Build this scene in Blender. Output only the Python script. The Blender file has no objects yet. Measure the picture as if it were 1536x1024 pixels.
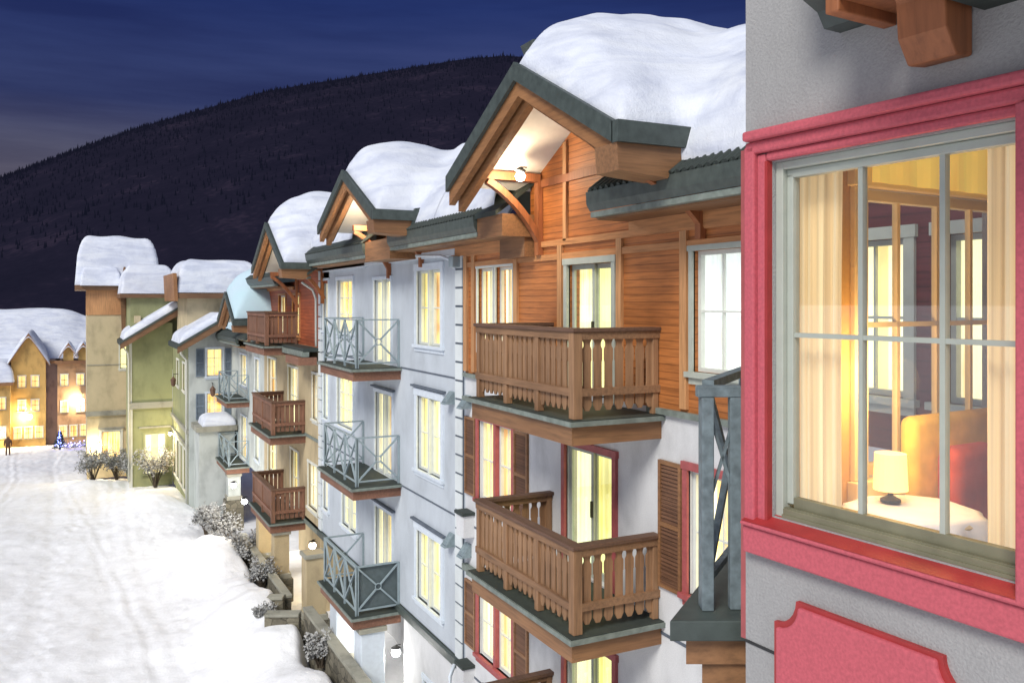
import bpy, bmesh, math, random
import numpy as np
from mathutils import Vector, Matrix
random.seed(7); np.random.seed(7)
R = math.radians
SC = bpy.context.scene
COL = SC.collection

# ------------------------------------------------------------------ materials
def new_mat(name):
    m = bpy.data.materials.new(name); m.use_nodes = True
    nt = m.node_tree; nt.nodes.clear()
    out = nt.nodes.new('ShaderNodeOutputMaterial')
    b = nt.nodes.new('ShaderNodeBsdfPrincipled')
    nt.links.new(b.outputs[0], out.inputs[0])
    return m, nt, b, out
def N_(nt, t, **kw):
    n = nt.nodes.new(t)
    for k, v in kw.items():
        if k in n.inputs: n.inputs[k].default_value = v
        else: setattr(n, k, v)
    return n
def coords(nt, scale=(1,1,1), rot=(0,0,0)):
    g = nt.nodes.new('ShaderNodeNewGeometry'); mp = nt.nodes.new('ShaderNodeMapping')
    mp.inputs['Scale'].default_value = scale; mp.inputs['Rotation'].default_value = rot
    nt.links.new(g.outputs['Position'], mp.inputs[0]); return mp.outputs[0]
def ramp(nt, fac, stops):
    r = nt.nodes.new('ShaderNodeValToRGB'); e = r.color_ramp.elements
    while len(e) > 1: e.remove(e[0])
    e[0].position = stops[0][0]; e[0].color = (*stops[0][1], 1)
    for p, c in stops[1:]:
        q = e.new(p); q.color = (*c, 1)
    nt.links.new(fac, r.inputs[0]); return r.outputs[0]
def mul(c, k): return tuple(max(0, min(1, x*k)) for x in c)
def stucco(name, c, var=.12, bump=.25, rough=.9, dirt=.25, scale=60):
    m, nt, b, o = new_mat(name); L = nt.links
    n1 = N_(nt, 'ShaderNodeTexNoise', Scale=1.0, Detail=8.0, Roughness=.62); L.new(coords(nt, (1.3,1.3,.75)), n1.inputs['Vector'])
    n2 = N_(nt, 'ShaderNodeTexNoise', Scale=float(scale), Detail=3.0); L.new(coords(nt), n2.inputs['Vector'])
    c1 = ramp(nt, n1.outputs[0], [(.28, mul(c, 1-dirt*1.6)), (.5, c), (.75, mul(c, 1+var))])
    mx = N_(nt, 'ShaderNodeMix', data_type='RGBA', blend_type='MULTIPLY'); mx.inputs[0].default_value = .5
    c2 = ramp(nt, n2.outputs[0], [(.3, (.72,.72,.72)), (.7, (1,1,1))])
    L.new(c1, mx.inputs[6]); L.new(c2, mx.inputs[7]); L.new(mx.outputs[2], b.inputs['Base Color'])
    bp = N_(nt, 'ShaderNodeBump', Strength=bump, Distance=.01); L.new(n2.outputs[0], bp.inputs['Height'])
    L.new(bp.outputs[0], b.inputs['Normal']); b.inputs['Roughness'].default_value = rough
    return m
def wood(name, c, axis='Y', boards=0, rough=.6, dark=.55, bscale=.9):
    """grain stretched along axis; boards = board height along Z (lap siding) """
    m, nt, b, o = new_mat(name); L = nt.links
    sc = {'Y': (14,.9,14), 'X': (.9,14,14), 'Z': (14,14,.9)}[axis]
    n = N_(nt, 'ShaderNodeTexNoise', Scale=1.6, Detail=8.0, Roughness=.65); L.new(coords(nt, sc), n.inputs['Vector'])
    big = N_(nt, 'ShaderNodeTexNoise', Scale=.9, Detail=3.0); L.new(coords(nt), big.inputs['Vector'])
    col = ramp(nt, n.outputs[0], [(.25, mul(c, dark)), (.5, c), (.8, mul(c, 1.35))])
    mx = N_(nt, 'ShaderNodeMix', data_type='RGBA', blend_type='MULTIPLY'); mx.inputs[0].default_value = .8
    L.new(col, mx.inputs[6]); L.new(ramp(nt, big.outputs[0], [(.3, (.62,.58,.55)), (.7, (1,1,1))]), mx.inputs[7])
    res = mx.outputs[2]
    bp = N_(nt, 'ShaderNodeBump', Strength=.35, Distance=.004); L.new(n.outputs[0], bp.inputs['Height']); nrm = bp.outputs[0]
    if boards:
        g = nt.nodes.new('ShaderNodeNewGeometry'); sp = nt.nodes.new('ShaderNodeSeparateXYZ'); L.new(g.outputs['Position'], sp.inputs[0])
        d = N_(nt, 'ShaderNodeMath', operation='DIVIDE'); L.new(sp.outputs[2], d.inputs[0]); d.inputs[1].default_value = boards
        fr = N_(nt, 'ShaderNodeMath', operation='FRACT'); L.new(d.outputs[0], fr.inputs[0])
        fl = N_(nt, 'ShaderNodeMath', operation='FLOOR'); L.new(d.outputs[0], fl.inputs[0])
        wn = N_(nt, 'ShaderNodeTexWhiteNoise', noise_dimensions='1D'); L.new(fl.outputs[0], wn.inputs['W'])
        m2 = N_(nt, 'ShaderNodeMix', data_type='RGBA', blend_type='MULTIPLY'); m2.inputs[0].default_value = 1
        L.new(res, m2.inputs[6]); L.new(ramp(nt, fr.outputs[0], [(0, (.3,.27,.25)), (.12, (1,1,1)), (.85, (1,1,1)), (1, (.8,.78,.76))]), m2.inputs[7])
        m3 = N_(nt, 'ShaderNodeMix', data_type='RGBA', blend_type='MULTIPLY'); m3.inputs[0].default_value = .6
        L.new(m2.outputs[2], m3.inputs[6]); L.new(ramp(nt, wn.outputs[0], [(0, (.7,.66,.62)), (1, (1,1,1))]), m3.inputs[7])
        res = m3.outputs[2]
        b2 = N_(nt, 'ShaderNodeBump', Strength=.8, Distance=.02); L.new(fr.outputs[0], b2.inputs['Height']); L.new(nrm, b2.inputs['Normal']); nrm = b2.outputs[0]
    L.new(res, b.inputs['Base Color']); L.new(nrm, b.inputs['Normal']); b.inputs['Roughness'].default_value = rough
    return m
def paint(name, c, rough=.55, metal=0., var=.15, sc=8):
    m, nt, b, o = new_mat(name); L = nt.links
    n = N_(nt, 'ShaderNodeTexNoise', Scale=float(sc), Detail=5.0); L.new(coords(nt), n.inputs['Vector'])
    L.new(ramp(nt, n.outputs[0], [(.3, mul(c, 1-var)), (.7, mul(c, 1+var))]), b.inputs['Base Color'])
    n2 = N_(nt, 'ShaderNodeTexNoise', Scale=120.0); L.new(coords(nt), n2.inputs['Vector'])
    bp = N_(nt, 'ShaderNodeBump', Strength=.25, Distance=.004); L.new(n2.outputs[0], bp.inputs['Height']); L.new(bp.outputs[0], b.inputs['Normal'])
    b.inputs['Roughness'].default_value = rough; b.inputs['Metallic'].default_value = metal
    return m
def snow_mat(name, c=(.86,.9,.96), bump=.5, s=3.0, shade_streak=0.):
    m, nt, b, o = new_mat(name); L = nt.links
    n = N_(nt, 'ShaderNodeTexNoise', Scale=s, Detail=9.0, Roughness=.62); L.new(coords(nt), n.inputs['Vector'])
    n3 = N_(nt, 'ShaderNodeTexNoise', Scale=45.0, Detail=3.0); L.new(coords(nt), n3.inputs['Vector'])
    ad = N_(nt, 'ShaderNodeMath', operation='MULTIPLY_ADD'); L.new(n3.outputs[0], ad.inputs[0]); ad.inputs[1].default_value = .12; L.new(n.outputs[0], ad.inputs[2])
    base = ramp(nt, n.outputs[0], [(.3, mul(c, .9)), (.65, c)])
    if shade_streak:  # blue-grey streaks put shading into the snow colour
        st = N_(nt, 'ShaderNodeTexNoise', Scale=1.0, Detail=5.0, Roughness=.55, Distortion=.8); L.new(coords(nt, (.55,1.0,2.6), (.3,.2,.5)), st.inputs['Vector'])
        mm = N_(nt, 'ShaderNodeMix', data_type='RGBA', blend_type='MULTIPLY'); mm.inputs[0].default_value = shade_streak
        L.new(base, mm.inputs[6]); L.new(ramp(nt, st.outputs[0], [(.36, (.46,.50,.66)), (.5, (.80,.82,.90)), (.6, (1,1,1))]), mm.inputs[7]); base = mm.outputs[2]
    L.new(base, b.inputs['Base Color'])
    bp = N_(nt, 'ShaderNodeBump', Strength=bump, Distance=.06); L.new(ad.outputs[0], bp.inputs['Height']); L.new(bp.outputs[0], b.inputs['Normal'])
    b.inputs['Roughness'].default_value = .75
    b.inputs['Subsurface Weight'].default_value = .0
    return m
def curtain_mat(name, c1, c2, e, freq=34.0, axis=(1,1,0)):
    """lit curtain cloth behind glass: pleats, uneven glow"""
    m, nt, b, o = new_mat(name); L = nt.links
    w = N_(nt, 'ShaderNodeTexNoise', Scale=1.0, Detail=3.0); L.new(coords(nt, (freq*axis[0]*.35, freq*axis[1]*.35, .35)), w.inputs['Vector'])
    oi = nt.nodes.new('ShaderNodeObjectInfo')
    n = N_(nt, 'ShaderNodeTexNoise', Scale=1.3, Detail=2.0); L.new(coords(nt), n.inputs['Vector'])
    ad = N_(nt, 'ShaderNodeMath', operation='MULTIPLY_ADD'); L.new(n.outputs[0], ad.inputs[0]); ad.inputs[1].default_value = .9; L.new(w.outputs[0], ad.inputs[2])
    a2 = N_(nt, 'ShaderNodeMath', operation='MULTIPLY_ADD'); L.new(oi.outputs['Random'], a2.inputs[0]); a2.inputs[1].default_value = .22; L.new(ad.outputs[0], a2.inputs[2])
    col = ramp(nt, a2.outputs[0], [(.72, mul(c2, .35)), (.92, c2), (1.0, mul(c1, .8)), (1.0, c1)])
    r = nt.nodes[-1]; 
    mr = N_(nt, 'ShaderNodeMapRange'); L.new(a2.outputs[0], mr.inputs[0]); mr.inputs[1].default_value = .7; mr.inputs[2].default_value = 1.35
    col = ramp(nt, mr.outputs[0], [(0., mul(c2, .75)), (.22, c2), (.5, c1), (1., mul(c1, 1.15))])
    L.new(col, b.inputs['Base Color']); L.new(col, b.inputs['Emission Color']); b.inputs['Emission Strength'].default_value = e
    b.inputs['Roughness'].default_value = .9
    return m
def glass_mat(name, refl=.10, tint=(1,1,1)):
    m, nt, b, o = new_mat(name); nt.nodes.remove(b); L = nt.links
    t = nt.nodes.new('ShaderNodeBsdfTransparent'); t.inputs[0].default_value = (*tint, 1)
    g = nt.nodes.new('ShaderNodeBsdfGlossy'); g.inputs['Roughness'].default_value = .02
    lw = nt.nodes.new('ShaderNodeLayerWeight'); lw.inputs[0].default_value = .5
    pw = N_(nt, 'ShaderNodeMath', operation='POWER'); L.new(lw.outputs['Facing'], pw.inputs[0]); pw.inputs[1].default_value = 4.0
    ma = N_(nt, 'ShaderNodeMath', operation='MULTIPLY_ADD'); L.new(pw.outputs[0], ma.inputs[0]); ma.inputs[1].default_value = .5; ma.inputs[2].default_value = refl*.6
    mx = nt.nodes.new('ShaderNodeMixShader'); L.new(ma.outputs[0], mx.inputs[0]); L.new(t.outputs[0], mx.inputs[1]); L.new(g.outputs[0], mx.inputs[2])
    L.new(mx.outputs[0], o.inputs[0]); return m
def emit(name, c, e):
    m, nt, b, o = new_mat(name)
    b.inputs['Base Color'].default_value = (*c, 1); b.inputs['Emission Color'].default_value = (*c, 1); b.inputs['Emission Strength'].default_value = e
    return m
def stone_mat(name, c):
    m, nt, b, o = new_mat(name); L = nt.links
    v = N_(nt, 'ShaderNodeTexVoronoi', Scale=3.2, feature='F1'); L.new(coords(nt, (1,1,1.6)), v.inputs['Vector'])
    e = N_(nt, 'ShaderNodeTexVoronoi', Scale=3.2, feature='DISTANCE_TO_EDGE'); L.new(coords(nt, (1,1,1.6)), e.inputs['Vector'])
    n = N_(nt, 'ShaderNodeTexNoise', Scale=14.0, Detail=6.0); L.new(coords(nt), n.inputs['Vector'])
    sp = nt.nodes.new('ShaderNodeSeparateXYZ'); L.new(v.outputs['Color'], sp.inputs[0])
    a = ramp(nt, sp.outputs[0], [(0, mul(c, .6)), (.5, c), (1, mul(c, 1.4))])
    mx = N_(nt, 'ShaderNodeMix', data_type='RGBA', blend_type='MULTIPLY'); mx.inputs[0].default_value = .9
    L.new(a, mx.inputs[6]); L.new(ramp(nt, e.outputs[0], [(0, (.3,.3,.3)), (.06, (1,1,1))]), mx.inputs[7])
    m2 = N_(nt, 'ShaderNodeMix', data_type='RGBA', blend_type='MULTIPLY'); m2.inputs[0].default_value = .6
    L.new(mx.outputs[2], m2.inputs[6]); L.new(n.outputs[0], m2.inputs[7])
    L.new(m2.outputs[2], b.inputs['Base Color']); b.inputs['Roughness'].default_value = .9
    bp = N_(nt, 'ShaderNodeBump', Strength=.6, Distance=.03); L.new(e.outputs[0], bp.inputs['Height']); L.new(bp.outputs[0], b.inputs['Normal'])
    return m

M = {}
M['siding'] = wood('siding_orange', (.57,.205,.055), 'Y', boards=.105)
M['siding_red'] = wood('siding_red', (.42,.10,.035), 'Y', boards=.12)
M['siding_plain'] = wood('trim_wood_orange', (.56,.26,.10), 'Y')
M['post_wood'] = wood('post_wood', (.58,.30,.13), 'Z')
M['picket'] = wood('balcony_wood', (.33,.185,.095), 'Z', rough=.7)
M['rail_wood'] = wood('rail_wood', (.28,.155,.08), 'Y', rough=.7)
M['rail_dark'] = wood('rail_cap_wood', (.15,.08,.05), 'Y', rough=.7)
M['redwood'] = wood('balcony_redwood', (.23,.115,.07), 'Z', rough=.7)
M['redwood_h'] = wood('fascia_redwood', (.25,.12,.075), 'Y', rough=.7)
M['fascia'] = wood('fascia_wood', (.28,.14,.062), 'Y')
M['fascia_x'] = wood('fascia_wood_cross', (.28,.14,.062), 'X')
M['far_wood'] = wood('far_wood', (.20,.105,.05), 'X')
M['barge'] = wood('bargeboard_wood', (.33,.155,.06), 'Y')
M['brace'] = wood('brace_wood', (.36,.13,.05), 'Z')
M['green'] = paint('green_metal', (.058,.074,.067), .5, var=.25)
M['green_lt'] = paint('green_trim', (.18,.21,.185), .6, var=.25)
M['green_dk'] = paint('dark_green_deck', (.03,.04,.035), .7)
M['blue'] = stucco('blue_stucco', (.52,.565,.61), bump=.12, dirt=.12)
M['white'] = stucco('white_stucco', (.66,.665,.67), bump=.12, dirt=.15)
M['bluetrim'] = paint('pale_trim', (.62,.68,.74), .6, var=.06)
M['cream'] = stucco('cream_trim', (.66,.66,.58), bump=.05, dirt=.1)
M['quoin'] = stucco('quoin_stucco', (.66,.70,.70), bump=.08, dirt=.1)
M['beige'] = stucco('beige_stucco', (.50,.40,.24), dirt=.2)
M['greyblue'] = stucco('grey_blue_stucco', (.50,.53,.50), dirt=.2)
M['olive'] = stucco('olive_stucco', (.29,.30,.15), dirt=.18)
M['creamwall'] = stucco('cream_stucco', (.54,.45,.28), dirt=.2)
M['farwall'] = stucco('ochre_stucco', (.52,.33,.11), dirt=.3)
M['farwall2'] = stucco('brown_stucco', (.40,.24,.13), dirt=.3)
M['farwall3'] = stucco('grey_brown_stucco', (.30,.22,.20), dirt=.3)
M['grey'] = stucco('near_grey_stucco', (.36,.355,.35), bump=.5, dirt=.1, scale=90)
M['red'] = paint('red_trim', (.50,.095,.12), .75, var=.13, sc=70)
M['red_dk'] = paint('dark_red_trim', (.34,.03,.03), .5)
M['redframe'] = paint('faded_red_trim', (.36,.085,.085), .55)
M['maroon'] = wood('maroon_siding', (.16,.035,.035), 'Y', boards=.14)
M['sage'] = paint('sage_sash', (.42,.45,.39), .45, var=.06)
M['sage_dk'] = paint('sage_track', (.20,.19,.12), .45)
M['sashw'] = paint('sash_white', (.66,.68,.62), .5, var=.05)
M['shutter'] = wood('shutter_wood', (.20,.10,.055), 'Y', boards=.055)
M['shutter_blue'] = paint('shutter_blue', (.16,.20,.24), .6)
M['steel'] = paint('grey_blue_metal', (.24,.30,.32), .5, .1, var=.18, sc=14)
M['post_metal'] = paint('aged_blue_grey_metal', (.15,.19,.205), .6, var=.3, sc=20)
M['steel_dk'] = paint('dark_screen', (.085,.11,.115), .6)
M['steel_lt'] = paint('pale_blue_metal', (.27,.335,.36), .5, var=.1)
M['joint'] = paint('dark_joint', (.10,.12,.15), .8)  # dark colour for joints, backing, drip caps and louvres
M['stone'] = stone_mat('field_stone', (.20,.18,.13))
M['cap'] = stucco('concrete_cap', (.33,.32,.26), dirt=.3)
M['soffit'] = paint('white_soffit', (.80,.76,.68), .8, var=.04)
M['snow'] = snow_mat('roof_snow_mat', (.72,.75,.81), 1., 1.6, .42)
M['snow_teal_light'] = snow_mat('roof_snow_teal_light', (.50,.62,.70), .8, 1.6)  # turquoise light falling on this snow is painted into its colour
_r=[q for q in M['snow_teal_light'].node_tree.nodes if q.type=='VALTORGB'][0].color_ramp.elements; _r[0].color=(.46,.64,.69,1); _r[0].position=.35; _r[1].position=.7
for q in M['snow_teal_light'].node_tree.nodes:
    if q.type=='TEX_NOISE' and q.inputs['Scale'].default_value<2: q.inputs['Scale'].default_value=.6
M['snowg'] = snow_mat('street_snow_mat', (.93,.935,.95), 1., 2.0)
M['c_yel'] = curtain_mat('lit_curtain_yellow', (1,.83,.38), (.95,.64,.18), 1.25)
M['c_cream'] = curtain_mat('lit_curtain_cream', (1,.88,.54), (.96,.74,.32), 1.25)
M['c_green'] = curtain_mat('lit_curtain_lime', (1,.88,.40), (.92,.76,.25), 1.2)
M['c_gold'] = curtain_mat('lit_curtain_gold', (1,.80,.34), (.9,.5,.12), .95)
M['c_blue'] = curtain_mat('lit_curtain_pale', (.82,.90,.86), (.50,.46,.32), .62)
M['c_far'] = curtain_mat('lit_window_far', (1,.72,.28), (1,.52,.14), .85)
M['room_dim'] = curtain_mat('dim_room_glow', (1,.78,.36), (.55,.30,.09), .8, 3.0)
M['glass'] = glass_mat('window_glass', .07)
M['glass_near'] = glass_mat('near_window_glass', .17)
M['glass_door'] = glass_mat('door_glass', .10, (.9,.95,.95))
M['black'] = paint('black_metal', (.02,.02,.02), .5)
M['bulb'] = emit('bulb_glow', (1,.93,.78), 22)
M['bulb_w'] = emit('bulb_glow_white', (.95,.97,1), 40)
M['room'] = stucco('room_ochre', (.50,.30,.08), bump=.05, dirt=.05)
M['roomceil'] = paint('room_ceiling', (.7,.6,.4), .9)
M['gold'] = paint('gold_fabric', (.78,.50,.09), .9, var=.2)
M['gold_lit'] = curtain_mat('gold_valance_glow', (.95,.66,.13), (.80,.50,.07), .45, 12.)  # valance cloth given its own glow in place of room light
M['redcloth'] = paint('red_fabric', (.45,.07,.035), .9, var=.25)
M['cloth'] = paint('white_cloth', (.80,.82,.88), .9, var=.06)
M['carpet'] = paint('beige_carpet', (.42,.32,.18), .95)
M['creamframe'] = paint('cream_window_frame', (.70,.56,.30), .6, var=.05)
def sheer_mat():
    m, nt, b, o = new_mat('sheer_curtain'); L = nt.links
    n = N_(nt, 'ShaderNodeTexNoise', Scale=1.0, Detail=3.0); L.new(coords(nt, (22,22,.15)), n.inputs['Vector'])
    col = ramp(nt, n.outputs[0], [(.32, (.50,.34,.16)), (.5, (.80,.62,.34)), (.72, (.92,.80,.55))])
    L.new(col, b.inputs['Base Color']); L.new(col, b.inputs['Emission Color']); b.inputs['Emission Strength'].default_value = .42  # emission stands in for light shining through the sheers
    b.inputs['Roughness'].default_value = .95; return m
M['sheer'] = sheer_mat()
M['shade'] = emit('lamp_shade_glow', (1,.66,.24), 1.5)
M['foliage'] = paint('frosted_twigs', (.36,.36,.35), .9, var=.4, sc=20)
M['bark'] = paint('bark', (.08,.06,.04), .9)
M['mtn'] = None

# ------------------------------------------------------------------ mesh builder
SPLIT={'window_casing','corner_board','rail','side_fascia','belt_course','trim_board','ledge','ledge_fascia','cornice','wall_joint','side_wall','support','window_head','corbel','bracket_board','muntin','edge_trim','track','eave_box','drip_cap','annex_cornice','armrest','downpipe'}
class MB:
    def __init__(s): s.v = []; s.f = []
    def poly(s, pts):
        k = len(s.v); s.v += [tuple(p) for p in pts]; s.f.append(tuple(range(k, k+len(pts))))
    def hexa(s, p):
        k = len(s.v); s.v += [tuple(q) for q in p]
        for f in ((0,1,2,3),(7,6,5,4),(0,4,5,1),(1,5,6,2),(2,6,7,3),(3,7,4,0)): s.f.append(tuple(k+i for i in f))
    def box(s, fr, u0,u1,n0,n1,z0,z1):
        s.hexa([fr(u0,n0,z0),fr(u1,n0,z0),fr(u1,n1,z0),fr(u0,n1,z0),fr(u0,n0,z1),fr(u1,n0,z1),fr(u1,n1,z1),fr(u0,n1,z1)]); return s
    def prism(s, fr, prof, n0, n1):
        """profile in (u,z), extruded along n"""
        k = len(s.v); m = len(prof)
        s.v += [tuple(fr(u,n0,z)) for u,z in prof] + [tuple(fr(u,n1,z)) for u,z in prof]
        s.f.append(tuple(k+i for i in range(m))); s.f.append(tuple(k+m+i for i in reversed(range(m))))
        for i in range(m):
            j = (i+1) % m; s.f.append((k+i,k+j,k+m+j,k+m+i))
        return s
    def prism_u(s, fr, prof, u0, u1):
        """profile in (n,z), extruded along u"""
        return s.prism(lambda a,b,c: fr(b,a,c), prof, u0, u1)
    def bar(s, a, b, w, h=None, up=(0,0,1)):
        a = Vector(a); b = Vector(b); d = (b-a).normalized(); h = h or w
        upv = Vector(up)
        if abs(d.dot(upv)) > .98: upv = Vector((1,0,0))
        x = d.cross(upv).normalized()*w/2; y = x.cross(d).normalized()*h/2
        s.hexa([a-x-y,a+x-y,a+x+y,a-x+y,b-x-y,b+x-y,b+x+y,b-x+y]); return s
    def tube(s, pts, r, n=8, close=False):
        pts = [Vector(p) for p in pts]; m = len(pts); k = len(s.v)
        for i, p in enumerate(pts):
            if close: d = pts[(i+1)%m]-pts[i-1]
            else: d = pts[min(i+1,m-1)]-pts[max(i-1,0)]
            d.normalize(); up = Vector((0,0,1)) if abs(d.z) < .95 else Vector((1,0,0))
            x = d.cross(up).normalized(); y = x.cross(d)
            rr = r[i] if isinstance(r, (list,tuple)) else r
            for j in range(n):
                t = 2*math.pi*j/n; s.v.append(tuple(p+x*math.cos(t)*rr+y*math.sin(t)*rr))
        for i in range(m if close else m-1):
            i2 = (i+1) % m
            for j in range(n):
                j2 = (j+1)%n; s.f.append((k+i*n+j,k+i*n+j2,k+i2*n+j2,k+i2*n+j))
        if not close:
            s.f.append(tuple(k+j for j in reversed(range(n)))); s.f.append(tuple(k+(m-1)*n+j for j in range(n)))
        return s
    def lathe(s, c, prof, n=20):
        c = Vector(c); k = len(s.v); m = len(prof)
        for r, z in prof:
            for j in range(n):
                t = 2*math.pi*j/n; s.v.append((c.x+r*math.cos(t), c.y+r*math.sin(t), c.z+z))
        for i in range(m-1):
            for j in range(n):
                j2=(j+1)%n; s.f.append((k+i*n+j,k+i*n+j2,k+(i+1)*n+j2,k+(i+1)*n+j))
        s.f.append(tuple(k+j for j in range(n))); s.f.append(tuple(k+(m-1)*n+j for j in range(n)))
        return s
    def wall(s, fr, U0,U1,Z0,Z1, ops, t=.22, n=0.):
        us = sorted({U0,U1}|{o[0] for o in ops}|{o[1] for o in ops}); zs = sorted({Z0,Z1}|{o[2] for o in ops}|{o[3] for o in ops})
        us = [u for u in us if U0-1e-6 <= u <= U1+1e-6]; zs = [z for z in zs if Z0-1e-6 <= z <= Z1+1e-6]
        for a,b in zip(us,us[1:]):
            for c,d in zip(zs,zs[1:]):
                mu,mz = (a+b)/2,(c+d)/2
                if any(o[0]<mu<o[1] and o[2]<mz<o[3] for o in ops): continue
                s.poly([fr(a,n,c),fr(b,n,c),fr(b,n,d),fr(a,n,d)]); s.poly([fr(a,n-t,d),fr(b,n-t,d),fr(b,n-t,c),fr(a,n-t,c)])
        for o in list(ops)+[(U0,U1,Z0,Z1)]:
            a,b,c,d = o[:4]
            for (p,q) in (((a,c),(b,c)),((b,c),(b,d)),((b,d),(a,d)),((a,d),(a,c))):
                s.poly([fr(p[0],n,p[1]),fr(q[0],n,q[1]),fr(q[0],n-t,q[1]),fr(p[0],n-t,p[1])])
        return s
    def parts(s):
        par=list(range(len(s.v)))
        def fd(a):
            while par[a]!=a: par[a]=par[par[a]]; a=par[a]
            return a
        for f in s.f:
            r=fd(f[0])
            for q in f[1:]: par[fd(q)]=r
        g={}
        for f in s.f: g.setdefault(fd(f[0]),[]).append(f)
        out=[]
        for fs in g.values():
            ids=sorted({i for f in fs for i in f}); mp={i:k for k,i in enumerate(ids)}
            m=MB(); m.v=[s.v[i] for i in ids]; m.f=[tuple(mp[i] for i in f) for f in fs]; out.append(m)
        return out
    def build(s, name, mat, parent=None, smooth=False, bevel=0, recalc=True):
        if name in SPLIT:
            ps=s.parts()
            if len(ps)>1: return [q.build(name,mat,parent,smooth,bevel,recalc) for q in ps][0]
        me = bpy.data.meshes.new(name); me.from_pydata(s.v, [], s.f); me.update()
        if recalc:
            bm = bmesh.new(); bm.from_mesh(me); bmesh.ops.recalc_face_normals(bm, faces=bm.faces); bm.to_mesh(me); bm.free()
        if smooth:
            for p in me.polygons: p.use_smooth = True
        me.materials.append(mat)
        o = bpy.data.objects.new(name, me); COL.objects.link(o)
        if bevel:
            bv = o.modifiers.new('bevel','BEVEL'); bv.width = bevel; bv.segments = 2; bv.limit_method = 'ANGLE'
        if parent is not None:
            o.parent = parent
            if parent.type == 'EMPTY' and parent.parent is None: o.location = -parent.location
        return o
def thing(name, loc, label, cat, group=None):
    o = bpy.data.objects.new(name, None); COL.objects.link(o); o.location = loc; o.empty_display_size = .3
    return tag(o, label, cat, group)
def tag(o, label=None, cat=None, group=None, kind=None):
    if label: o['label'] = label
    if cat: o['category'] = cat
    if group: o['group'] = group
    if kind: o['kind'] = kind
    return o
def street(X):    return lambda u,n,z: Vector((X-n, u, z))       # wall facing the street (-X), u = Y
def facing(Y):    return lambda u,n,z: Vector((u, Y-n, z))       # wall facing -Y, u = X

# ------------------------------------------------------------------ windows and doors
WR = random.Random(3)
def ax(fr): return 1 if abs((fr(1,0,0)-fr(0,0,0)).y) > .5 else 0
def window(par, fr, u0,u1,z0,z1, curt, trim='bluetrim', sash='sashw', cols=2, rows=2, leaves=1, tw=.09, sill=True, head=False, name='window', mull='sash', glass='glass'):
    """u0..u1, z0..z1 is the opening; returns the window part"""
    m = MB()
    m.box(fr,u0-tw,u0,-.02,.035,z0,z1); m.box(fr,u1,u1+tw,-.02,.035,z0,z1); m.box(fr,u0-tw-.02,u1+tw+.02,-.02,.045,z1,z1+tw)
    if not sill: m.box(fr,u0-tw,u1+tw,-.02,.035,z0-tw,z0)
    w = m.build(name, M[trim], par)
    if sill: MB().box(fr,u0-tw-.04,u1+tw+.04,-.05,.08,z0-.07,z0).box(fr,u0-tw,u1+tw,-.02,.03,z0-.16,z0-.07).build('sill', M[trim], w)
    if head: MB().box(fr,u0-tw-.12,u1+tw+.12,-.01,.09,z1+tw+.03,z1+tw+.075).build('drip_cap', M['joint'], w)
    W = (u1-u0)/leaves; s = MB(); g = MB()
    for k in range(leaves):
        a = u0+k*W; b = a+W
        if leaves > 1 and k > 0: MB().box(fr,a-.05,a+.05,-.15,.02,z0+.001,z1-.001).build('mullion', M[trim] if mull=='trim' else M[sash], w)
        pa = a+(.05 if k>0 and leaves>1 else 0)+.002; pb = b-(.05 if k<leaves-1 else 0)-.002
        f = .055
        s.box(fr,pa,pa+f,-.14,-.07,z0+.002,z1-.002).box(fr,pb-f,pb,-.14,-.07,z0+.002,z1-.002)
        s.box(fr,pa+f,pb-f,-.14,-.07,z0+.002,z0+.002+f).box(fr,pa+f,pb-f,-.14,-.07,z1-f-.002,z1-.002)
        for c in range(1,cols):
            x = pa+f+(pb-pa-2*f)*c/cols; s.box(fr,x-.012,x+.012,-.125,-.085,z0+f,z1-f)
        for r in range(1,rows):
            z = z0+f+(z1-z0-2*f)*r/rows; s.box(fr,pa+f,pb-f,-.128,-.082,z-.014,z+.014)
        g.box(fr,pa+f,pb-f,-.11,-.105,z0+f,z1-f)
    s.build('sash', M[sash], w); g.build('pane', M[glass], w)
    # curtain cloth, softly pleated
    c = MB(); n = max(8, int((u1-u0)*26)); pts = [(u0-.03+(u1-u0+.06)*i/n, -.185+.012*math.sin(i*1.7)+.006*math.sin(i*.6)) for i in range(n+1)]
    for (a,na),(b,nb) in zip(pts,pts[1:]): c.poly([fr(a,na,z0-.03),fr(b,nb,z0-.03),fr(b,nb,z1+.03),fr(a,na,z1+.03)])
    if u1-u0 > .6 and WR.random() < .5:
        # drapes drawn aside, a dim room behind
        lo, hi = u0+(u1-u0)*WR.uniform(.25,.42), u1-(u1-u0)*WR.uniform(.2,.4); c.f = [q for q in c.f if not (lo < (c.v[q[0]][ax(fr)]+c.v[q[1]][ax(fr)])/2 < hi)]
        MB().box(fr,u0-.03,u1+.03,-.216,-.212,z0-.03,z1+.03).build('room_glow', M['room_dim'], w)
    c.build('curtain', M[curt], w, recalc=False)
    return w
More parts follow.
